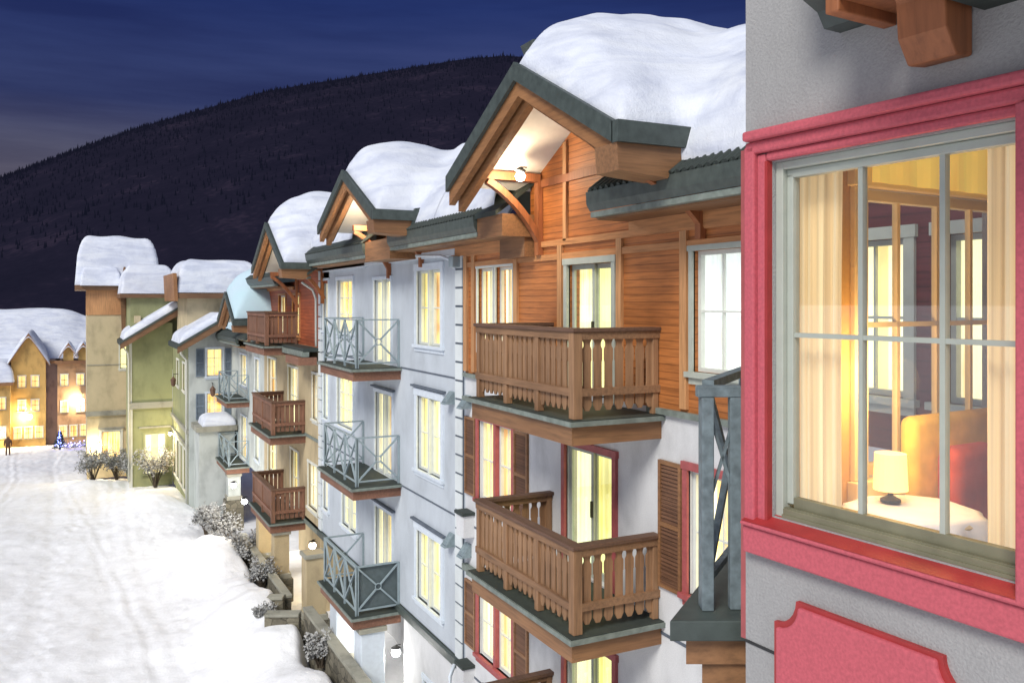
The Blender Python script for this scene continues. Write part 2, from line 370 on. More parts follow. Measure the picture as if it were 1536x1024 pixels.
def glass_door(par, fr, u0,u1,z0,z1, curt, trim='sage', frame='sage', reveal=None):
    m = MB(); tw = .10
    m.box(fr,u0-tw,u0,-.02,.05,z0,z1).box(fr,u1,u1+tw,-.02,.05,z0,z1).box(fr,u0-tw-.02,u1+tw+.02,-.02,.06,z1,z1+tw)
    d = m.build('balcony_door', M[trim], par)
    s = MB(); mid = (u0+u1)/2; f = .07
    for (a,b,n) in ((u0+.002,mid+.03,-.13),(mid-.03,u1-.002,-.08)):
        s.box(fr,a,a+f,n-.02,n+.02,z0+.002,z1-.002).box(fr,b-f,b,n-.02,n+.02,z0+.002,z1-.002)
        s.box(fr,a+f,b-f,n-.02,n+.02,z0+.002,z0+.12).box(fr,a+f,b-f,n-.02,n+.02,z1-.08,z1-.002)
    s.build('door_frame', M[frame], d)
    g = MB(); g.box(fr,u0+.07,mid-.04,-.132,-.128,z0+.12,z1-.08).box(fr,mid+.04,u1-.07,-.082,-.078,z0+.12,z1-.08); g.build('pane', M['glass_door'], d)
    MB().box(fr,mid-.02,mid+.01,-.06,-.02,z0+.95,z0+1.2).build('handle', M['black'], d)
    for (a,b,cm) in ((u0-.04,u0+(u1-u0)*.55,curt),(u0+(u1-u0)*.58,u1+.04,'c_cream')):
        c = MB(); n = 14; pts=[(a+(b-a)*i/n,-.2+.014*math.sin(i*1.9)) for i in range(n+1)]
        for (p,na),(q,nb) in zip(pts,pts[1:]): c.poly([fr(p,na,z0-.03),fr(q,nb,z0-.03),fr(q,nb,z1+.03),fr(p,na,z1+.03)])
        c.build('curtain', M[cm], d, recalc=False)
    MB().box(fr,u0-.05,u1+.05,-.34,-.33,z0-.03,z1+.03).build('room_glow', M['c_gold'], d)
    return d
def shutter(par, fr, u0,u1,z0,z1, mat='shutter', edge='fascia'):
    m = MB(); w=.05
    m.box(fr,u0,u0+w,.005,.05,z0,z1).box(fr,u1-w,u1,.005,.05,z0,z1).box(fr,u0+w,u1-w,.005,.05,z0,z0+w).box(fr,u0+w,u1-w,.005,.05,z1-w,z1)
    zm=(z0+z1)/2; m.box(fr,u0+w,u1-w,.005,.05,zm-.03,zm+.03)
    s = m.build('shutter', M[edge], par)
    l = MB()
    for (a,b) in ((z0+w,zm-.03),(zm+.03,z1-w)):
        n = max(4,int((b-a)/.05)); h=(b-a)/n
        for i in range(n):
            z=a+i*h; l.poly([fr(u0+w,.038,z),fr(u1-w,.038,z),fr(u1-w,.012,z+h*.95),fr(u0+w,.012,z+h*.95)])
        l.box(fr,u0+w,u1-w,.006,.01,a,b)
    l.build('louvre', M[mat], s); return s

# ------------------------------------------------------------------ balconies
def slab(par, X0, X1, y0, y1, zt, trim='green_lt', fas='fascia', h=.27):
    """deck between the wall X1 and the front X0; zt = top"""
    fr = street(0)
    b = MB().box(fr,y0-.09,y1+.09,-X1+.0,-X0+.09,zt-.06,zt).build('balcony', M['green_dk'], par)
    m = MB(); m.box(fr,y0-.12,y1+.12,-X0+.09,-X0+.12,zt-.075,zt-.012).box(fr,y0-.12,y0-.09,-X1,-X0+.09,zt-.075,zt-.012).box(fr,y1+.09,y1+.12,-X1,-X0+.09,zt-.075,zt-.012)
    m.build('edge_trim', M[trim], b)
    MB().box(fr,y0-.03,y1+.03,-X0+.02,-X0+.05,zt-.06-h,zt-.062).build('fascia', M[fas], b)
    s = MB().box(fr,y0-.03,y0,-X1,-X0+.02,zt-.06-h,zt-.062).box(fr,y1,y1+.03,-X1,-X0+.02,zt-.06-h,zt-.062)
    s.build('side_fascia', M['fascia_x' if fas=='fascia' else fas], b)
    MB().box(fr,y0,y1,-X1,-X0+.02,zt-.12,zt-.062).build('soffit', M['soffit'], b)
    return b
def picket_profile(w, zb, zt):
    h = w/2; n = h*.66; q = h*.86
    zs = zt-.10; zm = zb+.34
    return [(-h*.45,zb),(-h,zb+.07),(-h,zb+.24),(-q,zm),(-q,zm+.3),(-h,zs-.22),(-h,zs-.08),(-n,zs-.04),(-n,zs+.0),(-h,zs+.05),(-h,zt),
            (h,zt),(h,zs+.05),(n,zs+.0),(n,zs-.04),(h,zs-.08),(h,zs-.22),(q,zm+.3),(q,zm),(h,zb+.24),(h,zb+.07),(h*.45,zb)]
def picket_balcony(par, X0, X1, y0, y1, zt, H=1.2, bays=3, per=6, side=7, wm='picket', rm='rail_wood', fas='fascia', cap='rail_dark', trim='green_lt', far_side=True, fine=True):
    b = slab(par, X0, X1, y0, y1, zt, trim, fas)
    zr = zt+H; fy = street(X0); 
    def post(x,y,s=.06): MB().box(street(x),y-s,y+s,-s,s,zt+.004,zr-.053).build('post', M[wm], b, bevel=.006)
    L = y1-y0
    for k in range(bays+1): post(X0+.06, y0+.06+(L-.12)*k/bays, .067 if k in (0,) else .052)
    post(X1-.06,y0+.06,.045)
    if far_side: post(X1-.06,y1-.06,.045)
    MB().box(fy,y0-.03,y1+.03,-.15,.03,zr-.05,zr).build('handrail', M[cap], b, bevel=.008)
    MB().box(facing(y0),X0+.15,X1,-.15,.03,zr-.05,zr).build('handrail', M[cap], b, bevel=.008)
    MB().box(fy,y0,y1,-.10,-.0,zr-.15,zr-.052).box(fy,y0,y1,-.045,.005,zt+.30,zt+.40).build('rail', M[rm], b)
    MB().box(facing(y0),X0+.12,X1,-.10,-.0,zr-.15,zr-.052).box(facing(y0),X0+.12,X1,-.045,.005,zt+.30,zt+.40).build('rail', M[rm], b)
    if far_side:
        MB().box(facing(y1),X0+.15,X1,.0,.15,zr-.05,zr).build('handrail', M[cap], b)
        MB().box(facing(y1),X0+.12,X1,.02,.10,zr-.15,zr-.052).box(facing(y1),X0+.12,X1,.0,.045,zt+.30,zt+.40).build('rail', M[rm], b)
    def pk(fr, u, n0, w):
        pr = picket_profile(w, zt+.10, zr-.1)
        if not fine: pr = [(-w/2,zt+.1),(w/2,zt+.1),(w/2,zr-.1),(-w/2,zr-.1)]
        MB().prism(lambda a,n,z: fr(u+a,n,z), pr, n0-.022, n0).build('picket', M[wm], b)
    bl = (L-.12)/bays
    for k in range(bays):
        for i in range(per):
            pk(fy, y0+.06+bl*k+bl*(i+.75)/(per+.5), -.046, bl/(per+.5)*.80)
    sl = X1-X0-.16
    for i in range(side):
        u = X0+.12+sl*(i+.65)/(side+.2); w = sl/(side+.2)*.80
        pk(facing(y0), u, -.046, w)
        if far_side: pk(facing(y1), u, .022, w)
    return b
def cross_balcony(par, X0, X1, y0, y1, zt, H=1.17, bays=3, fas='redwood_h', mat='steel_lt', side_bays=1, r=.030, panelled=False):
    b = slab(par, X0, X1, y0, y1, zt, 'green_lt', fas, .24)
    zr = zt+H
    def panel(a, c):
        a = Vector(a); c = Vector(c); zb = zt+.12
        A0=Vector((a.x,a.y,zb)); A1=Vector((a.x,a.y,zr-.02)); C0=Vector((c.x,c.y,zb)); C1=Vector((c.x,c.y,zr-.02)); ce=(A0+C1)/2
        d=(Vector((c.x,c.y,0))-Vector((a.x,a.y,0))).normalized(); R0=.075
        ring=[ce+d*math.cos(t)*R0+Vector((0,0,1))*math.sin(t)*R0 for t in [2*math.pi*i/14 for i in range(14)]]
        MB().tube(ring,.014,6,True).build('ring', M[mat], b)
        for P in (A0,A1,C0,C1):
            e=(P-ce).normalized(); MB().bar(P, ce+e*R0, r*1.3, r*1.3).build('brace', M[mat], b)
    def run(a, c, n):
        a=Vector(a); c=Vector(c)
        MB().bar((a.x,a.y,zr),(c.x,c.y,zr),.06,.035).build('handrail', M[mat], b)
        MB().bar((a.x,a.y,zt+.12),(c.x,c.y,zt+.12),.035,.035).build('bottom_rail', M[mat], b)
        for k in range(n): panel(a.lerp(c,k/n), a.lerp(c,(k+1)/n))
        for k in range(n+1):
            p=a.lerp(c,k/n); MB().bar((p.x,p.y,zt+.003),(p.x,p.y,zr-.018),.05,.05).build('post', M[mat], b)
    run((X0+.05,y0+.05,0),(X0+.05,y1-.05,0),bays)
    run((X0+.08,y0+.05,0),(X1-.03,y0+.05,0),side_bays)
    run((X0+.08,y1-.05,0),(X1-.03,y1-.05,0),side_bays)
    if panelled: MB().box(facing(y0),X0+.12,X1-.06,-.105,-.09,zt+.10,zr-.03).build('screen_panel', M['steel_dk'], b)
    return b

# ------------------------------------------------------------------ roofs
def curve_brace(par, y, z_out, x_out, z_wall, xw=7.15, w=.10, mat='brace', name='brace'):
    """arm from the wall to x_out at z_out with a curved strut down to the wall"""
    m = MB(); fr = lambda u,n,z: Vector((u,y+n,z))
    arc=[]; n=10
    for i in range(n+1):
        t=i/n; a=t*math.pi/2
        arc.append((xw+(x_out-xw)*(.6*t+.4*(1-math.cos(a))), z_wall+(z_out-z_wall)*(.6*t+.4*math.sin(a))))
    th=.11
    prof=[(x,z) for x,z in arc]+[(x+th*.5,z+th*.2+ .0) for x,z in reversed(arc[:-1])]
    for (a,b) in zip(arc,arc[1:]):
        m.bar(fr(a[0]-.0,0,a[1]),fr(b[0],0,b[1]),w,th,up=(0,0,1) if abs(b[0]-a[0])>.02 else (1,0,0))
    m.box(fr,x_out-.03,xw-.05,-w*.6,w*.6,z_out+.02,z_out+.16)
    m.box(fr,xw-.10,xw-.01,-w*.55,w*.55,z_wall-.15,z_out+.02)
    return m.build(name, M[mat], par)
def gable(par, Xf, Xb, yc, hw, ze, zp, wall_mat, xw=7.15, zw=1.2, scale=1., ret=1.1):
    """street-facing cross gable. ze = top of the roof edge at the eave, zp = top of the peak, Xf = fascia plane, Xb = where it dies into the main roof"""
    fr = street(0); sl=(zp-ze)/hw
    def layer(name, mat, xa, xb, drop0, drop1, out=0.):
        # V shaped board: from the roof surface minus drop0 to minus drop1
        for s in (-1,1):
            ye = yc+s*(hw+out); zo = ze-sl*out
            pr=[(yc,zp-drop0),(ye,zo-drop0),(ye,zo-drop1),(yc,zp-drop1)]
            MB().prism(fr,pr,-xb,-xa).build(name, M[mat], par)
    k=scale
    layer('verge_trim','green',Xf,Xf+.06,-.02,.24*k)
    layer('bargeboard','barge',Xf+.07,Xf+.18,.22*k,.46*k)
    layer('inner_bargeboard','barge',Xf+.24,Xf+.36,.30*k,.56*k)
    layer('barge_cap','barge',Xf+.181,Xf+.239,.26*k,.36*k)
    layer('verge_strip','green_dk',Xf+.361,Xf+.43,.20*k,.44*k)
    layer('gable_roof','green_dk',Xf+.061,Xb,.0,.10)
    layer('gable_soffit','soffit',Xf+.43,xw+.1,.11,.14)
    # returns at both eaves
    for s in (-1,):
        ye = yc+s*hw
        a,b = (ye-.10,ye) if s<0 else (ye,ye+.10)
        MB().box(fr,a-.02,b+.02,-(Xf+ret),-Xf,ze-.24*k,ze+.015).build('gutter', M['green'], par)
        pr=[(Xf+.02,ze-.24*k),(Xf+.05,ze-.56*k),(Xf+ret-.35,ze-.62*k),(Xf+ret-.02,ze-.24*k)]
        a2,b2 = (ye-.06,ye+.42) if s<0 else (ye-.42,ye+.06)
        MB().prism(lambda u,n,z: Vector((u,n,z)), pr, a2, b2).build('eave_box', M['fascia_x'], par)
    # gable wall
    hi = hw-.15
    pr=[(yc-hi,zw),(yc+hi,zw),(yc+hi,zp-sl*hi-.15),(yc,zp-.15),(yc-hi,zp-sl*hi-.15)]
    MB().prism(fr,pr,-(xw+.15),-xw).build('gable_wall', M[wall_mat], par)
def gutter_run(par, y0, y1, ze, X=6.5, xw=7.15, frieze=True, zf=.95):
    fr = street(0)
    prof=[(-X-.02,ze),(-X+.10,ze+.05),(-X+.14,ze+.30),(-X+.02,ze+.30),(-X-.06,ze+.10)]
    MB().prism_u(fr,[(-X-.02,ze+.1),(-X+.06,ze+.06),(-X+.12,ze+.16),(-X+.13,ze+.33),(-X-.02,ze+.33)],y0,y1).build('gutter', M['green'], par)
    MB().box(fr,y0-.02,y1,-X-.06,-X+.05,ze-.02,ze+.055).build('fascia_trim', M['green_lt'], par)
    # ragged tile edge above the gutter
    m=MB(); n=int((y1-y0)/.14)
    for i in range(n):
        y=y0+.05+i*.14; m.tube([(X-.13,y,ze+.345),(X+.25,y,ze+.345+.28)],.035,6)
    m.build('tile_edge', M['green_dk'], par)
    if frieze:
        MB().box(fr,y0,y1,-xw+.001,-X-.06,ze-.05,ze-.02).build('soffit', M['fascia'], par)
        MB().box(fr,y0,y1,-xw+.003,-xw+.06,zf,ze-.05).build('frieze', M['siding_plain'], par)
def roof_deck(par, y0,y1,ze,X=6.4,Xr=9.5,slope=.75,cut=None):
    fr = street(0); zr=ze+(Xr-X)*slope
    if cut:
        roof_deck(par,y0,cut[0],ze,X,Xr,slope); roof_deck(par,cut[1],y1,ze,X,Xr,slope); X2=7.3
        MB().prism_u(fr,[(-X2,ze+(X2-X)*slope),(-X2,ze+(X2-X)*slope-.08),(-Xr,zr-.08),(-Xr,zr)],cut[0],cut[1]).build('roof', M['green_dk'], par); return
    MB().prism_u(fr,[(-X,ze),(-X,ze-.08),(-Xr,zr-.08),(-Xr-3,zr-.08-3*slope),(-Xr-3,zr-3*slope),(-Xr,zr)],y0,y1).build('roof', M['green_dk'], par)
def smooth2(a,k):
    for _ in range(k):
        p=np.pad(a,1,mode='edge'); a=(p[:-2,1:-1]+p[2:,1:-1]+p[1:-1,:-2]+p[1:-1,2:]+4*p[1:-1,1:-1])/8
    return a
def fnoise(X,Y,seed,sc):
    rs=np.random.RandomState(seed); z=np.zeros_like(X)
    for i in range(9):
        a=rs.uniform(0,2*math.pi); f=sc*(.6+i*.35); ph=rs.uniform(0,7)
        z+=np.sin((X*math.cos(a)+Y*math.sin(a))*f+ph+1.3*np.sin((X*math.sin(a)-Y*math.cos(a))*f*.5+ph*2))/(1+i*.5)
    return z/4
def height_mesh(name, xs, ys, Z, mask, skirt, mat):
    idx=-np.ones(Z.shape,int); v=[]; f=[]
    nx,ny=Z.shape
    cells=mask[:-1,:-1]&mask[1:,:-1]&mask[:-1,1:]&mask[1:,1:]
    used=np.zeros(Z.shape,bool)
    for di in (0,1):
        for dj in (0,1): used[di:nx-1+di,dj:ny-1+dj]|=cells
    for i,j in zip(*np.nonzero(used)):
        idx[i,j]=len(v); v.append((xs[i],ys[j],Z[i,j]))
    for i,j in zip(*np.nonzero(cells)):
        f.append((idx[i,j],idx[i+1,j],idx[i+1,j+1],idx[i,j+1]))
    me=bpy.data.meshes.new(name); me.from_pydata(v,[],f)
    bm=bmesh.new(); bm.from_mesh(me)
    be=[e for e in bm.edges if e.is_boundary]
    r=bmesh.ops.extrude_edge_only(bm,edges=be)
    for q in r['geom']:
        if isinstance(q,bmesh.types.BMVert): q.co.z-=skirt
    bmesh.ops.recalc_face_normals(bm,faces=bm.faces)
    if sum(fa.normal.z for fa in bm.faces)<0: bmesh.ops.reverse_faces(bm,faces=bm.faces)
    bm.to_mesh(me); bm.free()
    for p in me.polygons: p.use_smooth=True
    me.materials.append(mat); o=bpy.data.objects.new(name,me); COL.objects.link(o); return o
def roof_snow(name, label, y0,y1,ze,dormers,Xe=6.52,Xr=9.5,slope=.75,T=.85,seed=1,mat='snow',open0=False,open1=False,x_end=11.2,h=.075,bumps=.12,crestk=.30):
    """ze: roof height at X=6.4. dormers: (yc,hw,ze_d,zp_d,Xf)"""
    xs=np.arange(5.5,x_end,h); ys=np.arange(y0,y1+h*.5,h); X,Y=np.meshgrid(xs,ys,indexing='ij')
    zr=ze+(Xr-6.4)*slope
    main=np.where(X<Xr, ze+(X-6.4)*slope, zr-(X-Xr)*slope)
    region=(X>=Xe)
    roof=np.where(region,main,-99.)
    crest=np.zeros_like(X)
    for (yc,hw,zd,zp,Xf) in dormers:
        s=(zp-zd)/hw; dz=zp-s*np.abs(Y-yc); ok=(X>=Xf+.10)&(np.abs(Y-yc)<=hw+.02)
        roof=np.where(ok,np.maximum(roof,dz),roof); region|=ok
        crest+=np.exp(-((Y-yc)/(hw*.55))**2)*np.clip((X-Xf-.3)/1.2,0,1)
    pad=14
    reg=np.pad(region,((pad,0),(0 if open0 else 0,0)),constant_values=False)
    # distance to the front / side edge
    dist=np.zeros(X.shape); cur=region.copy()
    for k in range(34):
        dist+=cur*h
        p=np.pad(cur,1,constant_values=True)
        p[0,:]=False
        if not open0: p[:,0]=False
        if not open1: p[:,-1]=False
        if k%2: cur=p[:-2,1:-1]&p[2:,1:-1]&p[1:-1,:-2]&p[1:-1,2:]&cur
        else: cur=p[:-2,1:-1]&p[2:,1:-1]&p[1:-1,:-2]&p[1:-1,2:]&cur&p[:-2,:-2]&p[2:,2:]&p[2:,:-2]&p[:-2,2:]
    nz=fnoise(X,Y,seed,1.1); n2=fnoise(X,Y,seed+5,2.4)+.35*fnoise(X,Y,seed+6,7.)-.8*np.abs(fnoise(X,Y,seed+7,1.5))
    th=T*(1-np.exp(-np.clip(dist-.05,0,9)/(.36+.16*fnoise(X,Y,seed+9,2.))))*(1+.30*nz)+crestk*crest
    th+=bumps*.9*n2*np.clip(dist/.6,0,1)
    r0=np.where(region,roof,np.nan)
    top=np.where(region,roof,0.)
    # smooth the bare roof inside the region, then add the blanket
    w=region.astype(float); sm=smooth2(top*w,26)/np.maximum(smooth2(w,26),1e-3)
    k=np.clip(dist/.7,0,1); base=np.where(region,np.maximum(roof*(1-k)+np.maximum(sm,roof-.05)*k,roof),0)
    Z=base+np.maximum(th,.03)
    wn=smooth2(np.where(region,Z,0)*w,3)/np.maximum(smooth2(w,3),1e-3)
    Z=np.where(region&(dist>.2),wn,Z)
    o=height_mesh(name,xs,ys,Z,region,.06,M[mat])
    return tag(o,label,'roof snow','snow lying on the roofs')
def loaf(name,label,x0,x1,y0,y1,zb,T,r=.6,seed=3,mat='snow',tilt=0.,h=None,kx=0.):
    h=h or max(.08,min(x1-x0,y1-y0)/34)
    xs=np.linspace(x0,x1,int((x1-x0)/h)+2); ys=np.linspace(y0,y1,int((y1-y0)/h)+2); X,Y=np.meshgrid(xs,ys,indexing='ij')
    d=np.minimum(np.minimum(X-x0,x1-X),np.minimum(Y-y0,y1-Y))
    e=1-np.clip(1-d/r,0,1)**2.6
    Z=zb+tilt*(X-x0)+T*np.sqrt(np.clip(e,0,1))*(1+.10*fnoise(X,Y,seed,.9))+kx*(Y-y0)
    o=height_mesh(name,xs,ys,Z,np.ones(Z.shape,bool),.03,M[mat])
    return tag(o,label,'roof snow','snow lying on the roofs')
def wall_lamp(x,y,z,label,power,col=(1,.85,.62),mat='bulb',r=.07,hang=.0,arm=.12,rad=.06):
    t=thing('wall_lamp',(x,y,z),label,'lamp','lit lamps on the buildings')
    me=MB().lathe((x,y,z),[(.001,-r),(r*.7,-r*.7),(r,0),(r*.7,r*.7),(.001,r)],14).build('bulb',M[mat],t,smooth=True)
    MB().lathe((x,y,z+r*.9),[(r*.9,0),(r*1.1,.02),(r*.5,.06),(.015,.08)],12).bar((x,y,z+r+.07),(x+arm,y,z+r+.07),.02).build('bracket',M['black'],t)
    l=bpy.data.lights.new('lamp_light','POINT'); l.energy=power; l.color=col; l.shadow_soft_size=rad
    lo=bpy.data.objects.new('lamp_light',l); COL.objects.link(lo); lo.parent=t; lo.location=(-r-.08,0,-.03)
    return t

XW = 7.15
ZG = -10.6
# ================================================================== HOUSE 1: brown chalet
H1 = thing('chalet', (7.15,12,ZG), 'chalet with orange timber top storey, large lit gable and carved wooden balconies', 'building')
f = street(XW)
ops3=[(14.12,14.82,-.95,.66),(14.94,15.64,-.95,.66),(10.82,12.12,-1.5,.60),(8.02,8.95,-.90,.66)]
MB().wall(f,7.7,16.28,-1.45,1.5,ops3).build('timber_wall',M['siding'],H1)
ops2=[(14.15,15.62,-3.88,-2.32),(10.8,12.2,-4.3,-2.30),(7.9,9.05,-3.8,-2.18)]
MB().wall(f,7.7,16.28,-4.5,-1.45,ops2).build('wall',M['white'],H1)
ops1=[(14.15,15.62,-6.95,-5.62),(10.8,12.2,-7.3,-5.3),(7.9,9.05,-6.9,-5.3)]
MB().wall(f,7.7,16.28,-7.5,-4.5,ops1).build('wall',M['white'],H1)
MB().wall(f,7.7,16.28,ZG,-7.5,[]).build('wall',M['white'],H1)
window(H1,f,14.12,14.82,-.95,.66,'c_cream','sashw','sashw',2,1,1,.045,sill=False)
window(H1,f,14.94,15.64,-.95,.66,'c_yel','sashw','sashw',2,1,1,.045,sill=False)
glass_door(H1,f,10.82,12.12,-1.5,.60,'c_yel','sage','sage')
window(H1,f,8.02,8.95,-.90,.66,'c_blue','sage','sashw',2,2,1,.07)
window(H1,f,14.15,15.62,-3.88,-2.32,'c_yel','redframe','sashw',2,2,2,.10,mull='trim')
window(H1,f,14.15,15.62,-6.95,-5.62,'c_cream','redframe','sashw',2,2,2,.10,mull='trim')
for z0,z1 in ((-4.3,-2.30),(-7.3,-5.3)): glass_door(H1,f,10.8,12.2,z0,z1,'c_green','redframe','sage')
window(H1,f,7.9,9.05,-3.8,-2.18,'c_cream','redframe','sashw',2,2,1,.10)
window(H1,f,7.9,9.05,-6.9,-5.3,'c_cream','redframe','sashw',2,2,1,.10)
for z0,z1 in ((-3.88,-2.32),(-6.95,-5.62)):
    shutter(H1,f,13.5,14.03,z0,z1); shutter(H1,f,15.74,16.24,z0,z1)
shutter(H1,f,9.17,9.66,-3.86,-2.14); shutter(H1,f,9.17,9.66,-6.95,-5.3)
m=MB()
for y in (15.83,13.96,12.36,10.62,9.12): m.box(f,y-.07,y+.07,.001,.05,-1.4,.93)
m.box(f,16.12,16.28,.001,.055,-1.4,.93)
for y in (13.05,12.2,10.0): m.box(f,y-.05,y+.05,.001,.045,1.0,2.6 if y<13 else 1.9)
m.build('corner_board',M['post_wood'],H1)
MB().box(f,7.7,16.28,.002,.045,.93,1.03).box(f,7.7,16.28,.002,.04,.70,.80).build('trim_board',M['siding_plain'],H1)
MB().box(f,7.7,9.9,.0,.07,-1.52,-1.44).box(f,12.9,16.28,.0,.07,-1.52,-1.44).build('belt_course',M['green_lt'],H1)
MB().box(f,7.7,16.28,.001,.012,-4.52,-4.48).box(f,7.7,16.28,.001,.012,-7.52,-7.48).build('wall_joint',M['joint'],H1)
MB().box(f,13.3,16.2,.02,.12,-5.42,-5.30).box(f,13.3,16.2,.02,.12,-1.98,-1.90).build('cornice',M['green_lt'],H1)
roof_deck(H1,6.4,16.5,1.56,Xr=8.7,cut=(10.34,13.3))
gable(H1,5.6,8.6,11.05,2.55,2.10,3.41,'siding',zw=1.5)
gutter_run(H1,6.4,10.34,1.2)
gutter_run(H1,14.17,16.9,1.2)
MB().box(street(0),13.15,14.17,-7.14,-6.45,1.12,1.50).box(street(0),13.2,14.17,-7.1,-6.9,.78,1.12).build('eave_box',M['fascia'],H1)
curve_brace(H1,13.05,2.02,6.12,.95,w=.13)
curve_brace(H1,10.15,2.35,6.10,1.45)
curve_brace(H1,8.75,1.55,6.25,.95)
MB().box(f,11.0,13.0,.001,.05,1.95,2.08).build('tie_beam',M['brace'],H1)
picket_balcony(H1,5.78,XW,9.67,12.76,-1.53,1.19)
picket_balcony(H1,5.78,XW,9.67,12.76,-4.33,1.16)
picket_balcony(H1,5.78,XW,9.67,12.76,-7.33,1.16)
# ledges beside the corner
for z in (-4.2,-7.25):
    MB().box(street(XW),15.8,16.22,.0,.28,z-.06,z).build('ledge',M['green_dk'],H1)
    MB().box(street(XW),15.83,16.2,.0,.24,z-.50,z-.062).build('ledge_fascia',M['white'],H1)
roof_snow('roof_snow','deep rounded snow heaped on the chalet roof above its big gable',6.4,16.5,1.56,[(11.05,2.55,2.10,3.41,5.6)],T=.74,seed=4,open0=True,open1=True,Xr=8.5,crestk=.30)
wall_lamp(6.5,12.58,2.05,'round lit bulb under the big front gable of the chalet',60,(1,.80,.55),r=.085)

# ================================================================== HOUSE 2: blue
H2 = thing('blue_townhouse', (7.15,22,ZG), 'pale blue rendered townhouse with white quoins and crossed metal balcony rails', 'building')
o2=[]
for (a,b) in ((17.6,19.05),): o2 += [(a,b,-.98,.72),(a,b,-3.87,-2.16),(a,b,-6.88,-5.28)]
doors=[(20.95,22.3,-1.58,.58),(20.85,22.2,-4.44,-2.36),(20.85,22.2,-7.5,-5.38)]
wins=[(24.3,25.95,-.9,.66),(24.3,25.95,-3.7,-2.2),(23.95,25.4,-6.6,-5.2)]
nar=[(27.0,27.6,-.9,.68),(27.0,27.6,-3.7,-2.2),(27.0,27.6,-6.6,-5.2)]
MB().wall(f,16.28,28.1,-7.5,1.25,o2+doors+wins+nar).build('wall',M['blue'],H2)
for i,(a,b,c,d) in enumerate(o2): window(H2,f,a,b,c,d,'c_green','bluetrim','sashw',1,2,2,.16,head=i>0)
for a,b,c,d in doors:
    window(H2,f,a,b,c,d,'c_cream','bluetrim','sashw',1,1,2,.09,sill=False,name='balcony_door',head=(c<-3))
for a,b,c,d in wins: window(H2,f,a,b,c,d,'c_yel','bluetrim','sashw',2,3,2 if c<-5 else 1,.10)
for a,b,c,d in nar: window(H2,f,a,b,c,d,'c_cream','bluetrim','sashw',1,1,1,.08)
m=MB()
for z in (-1.6,-4.48,): m.box(f,16.75,20.2,.001,.012,z-.018,z+.018).box(f,23.4,27.9,.001,.012,z-.018,z+.018)
m.build('wall_joint',M['joint'],H2)
MB().box(f,16.5,20.2,.0,.10,-7.58,-7.42).box(f,20.2,28.1,.0,.10,-7.58,-7.42).build('belt_course',M['green'],H2)
MB().box(f,16.7,23.0,.002,.07,.98,1.12).box(f,23.0,28.1,.002,.06,.95,1.12).build('cornice',M['bluetrim'],H2)
m=MB(); z=-7.4; k=0
while z<.85:
    m.box(f,16.36,16.72,.001,.05,z+.02,z+.36); z+=.385; k+=1
m.build('quoins',M['quoin'],H2)
MB().box(f,16.34,16.74,.001,.03,-7.42,.9).build('quoin_backing',M['joint'],H2)
m=MB(); z=-7.4
while z<.85: m.box(f,27.75,28.12,.001,.05,z+.02,z+.36); z+=.385
m.build('quoins',M['quoin'],H2)
for y0b,y1b,z in ((20.26,23.3,-1.6),(20.26,23.3,-4.45),(20.26,23.3,-7.55)):
    cross_balcony(H2,6.0,XW,y0b,y1b,z,panelled=(z<-7))
roof_deck(H2,16.51,26.69,1.56,Xr=8.7,cut=(19.0,20.9))
gable(H2,5.6,8.3,20.0,2.3,1.95,3.09,'siding_plain',zw=1.3,scale=.85)
gutter_run(H2,16.9,19.0,1.2,zf=1.12)
gutter_run(H2,20.9,28.3,1.12,zf=1.0)
MB().box(street(0),19.0,20.9,-7.14,-6.45,1.0,1.48).build('eave_box',M['fascia'],H2)
curve_brace(H2,21.0,1.75,6.2,.75); curve_brace(H2,18.7,1.75,6.25,.95)
MB().tube([(6.95,18.6,1.05),(6.98,17.2,.98),(7.0,16.62,.86),(7.02,16.55,.7)],.035,8).tube([(7.03,16.58,-7.5),(6.9,16.5,-7.7),(6.85,16.4,-8.0),(6.85,16.4,-9.5)],.04,8).build('downpipe',M['bluetrim'],H2,smooth=True)
MB().box(f,16.45,16.68,.02,.22,.72,.95).build('conductor_head',M['steel_lt'],H2,bevel=.02)
# louvred vent hoods on both sides of the corner
for z in (-2.15,-5.15):
    for y in (16.95,16.1):
        mm=MB().prism_u(street(XW),[(.0,z+.26),(.0,z),(.24,z),(.04,z+.26)],y-.12,y+.12)
        v=mm.build('vent_hood',M['steel'],H2)
        s=MB()
        for i in range(4): s.box(street(XW),y-.11,y+.11,.05+.045*(3-i),.075+.045*(3-i),z+.04+i*.05,z+.05+i*.05)
        s.build('louvre',M['joint'],v)
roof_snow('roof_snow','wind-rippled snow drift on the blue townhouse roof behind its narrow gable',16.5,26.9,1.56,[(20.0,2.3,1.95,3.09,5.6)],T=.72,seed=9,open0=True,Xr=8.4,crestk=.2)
wall_lamp(6.5,20.6,1.95,'small lit bulb under the narrow gable of the blue townhouse',50,(1,.80,.55),r=.06)
# roof dark vent cap sticking out of the snow near the eave
v=MB().prism_u(street(0),[(-6.75,1.6),(-6.45,1.62),(-6.55,2.02),(-6.75,2.05)],17.6,18.0).build('roof_vent',M['green'],H2)
# roof ridge end piece
MB().prism_u(street(0),[(-6.35,3.5),(-6.15,3.95),(-6.75,4.1),(-6.95,3.6)],11.5,11.9).build('roof_vent',M['green'],H1)

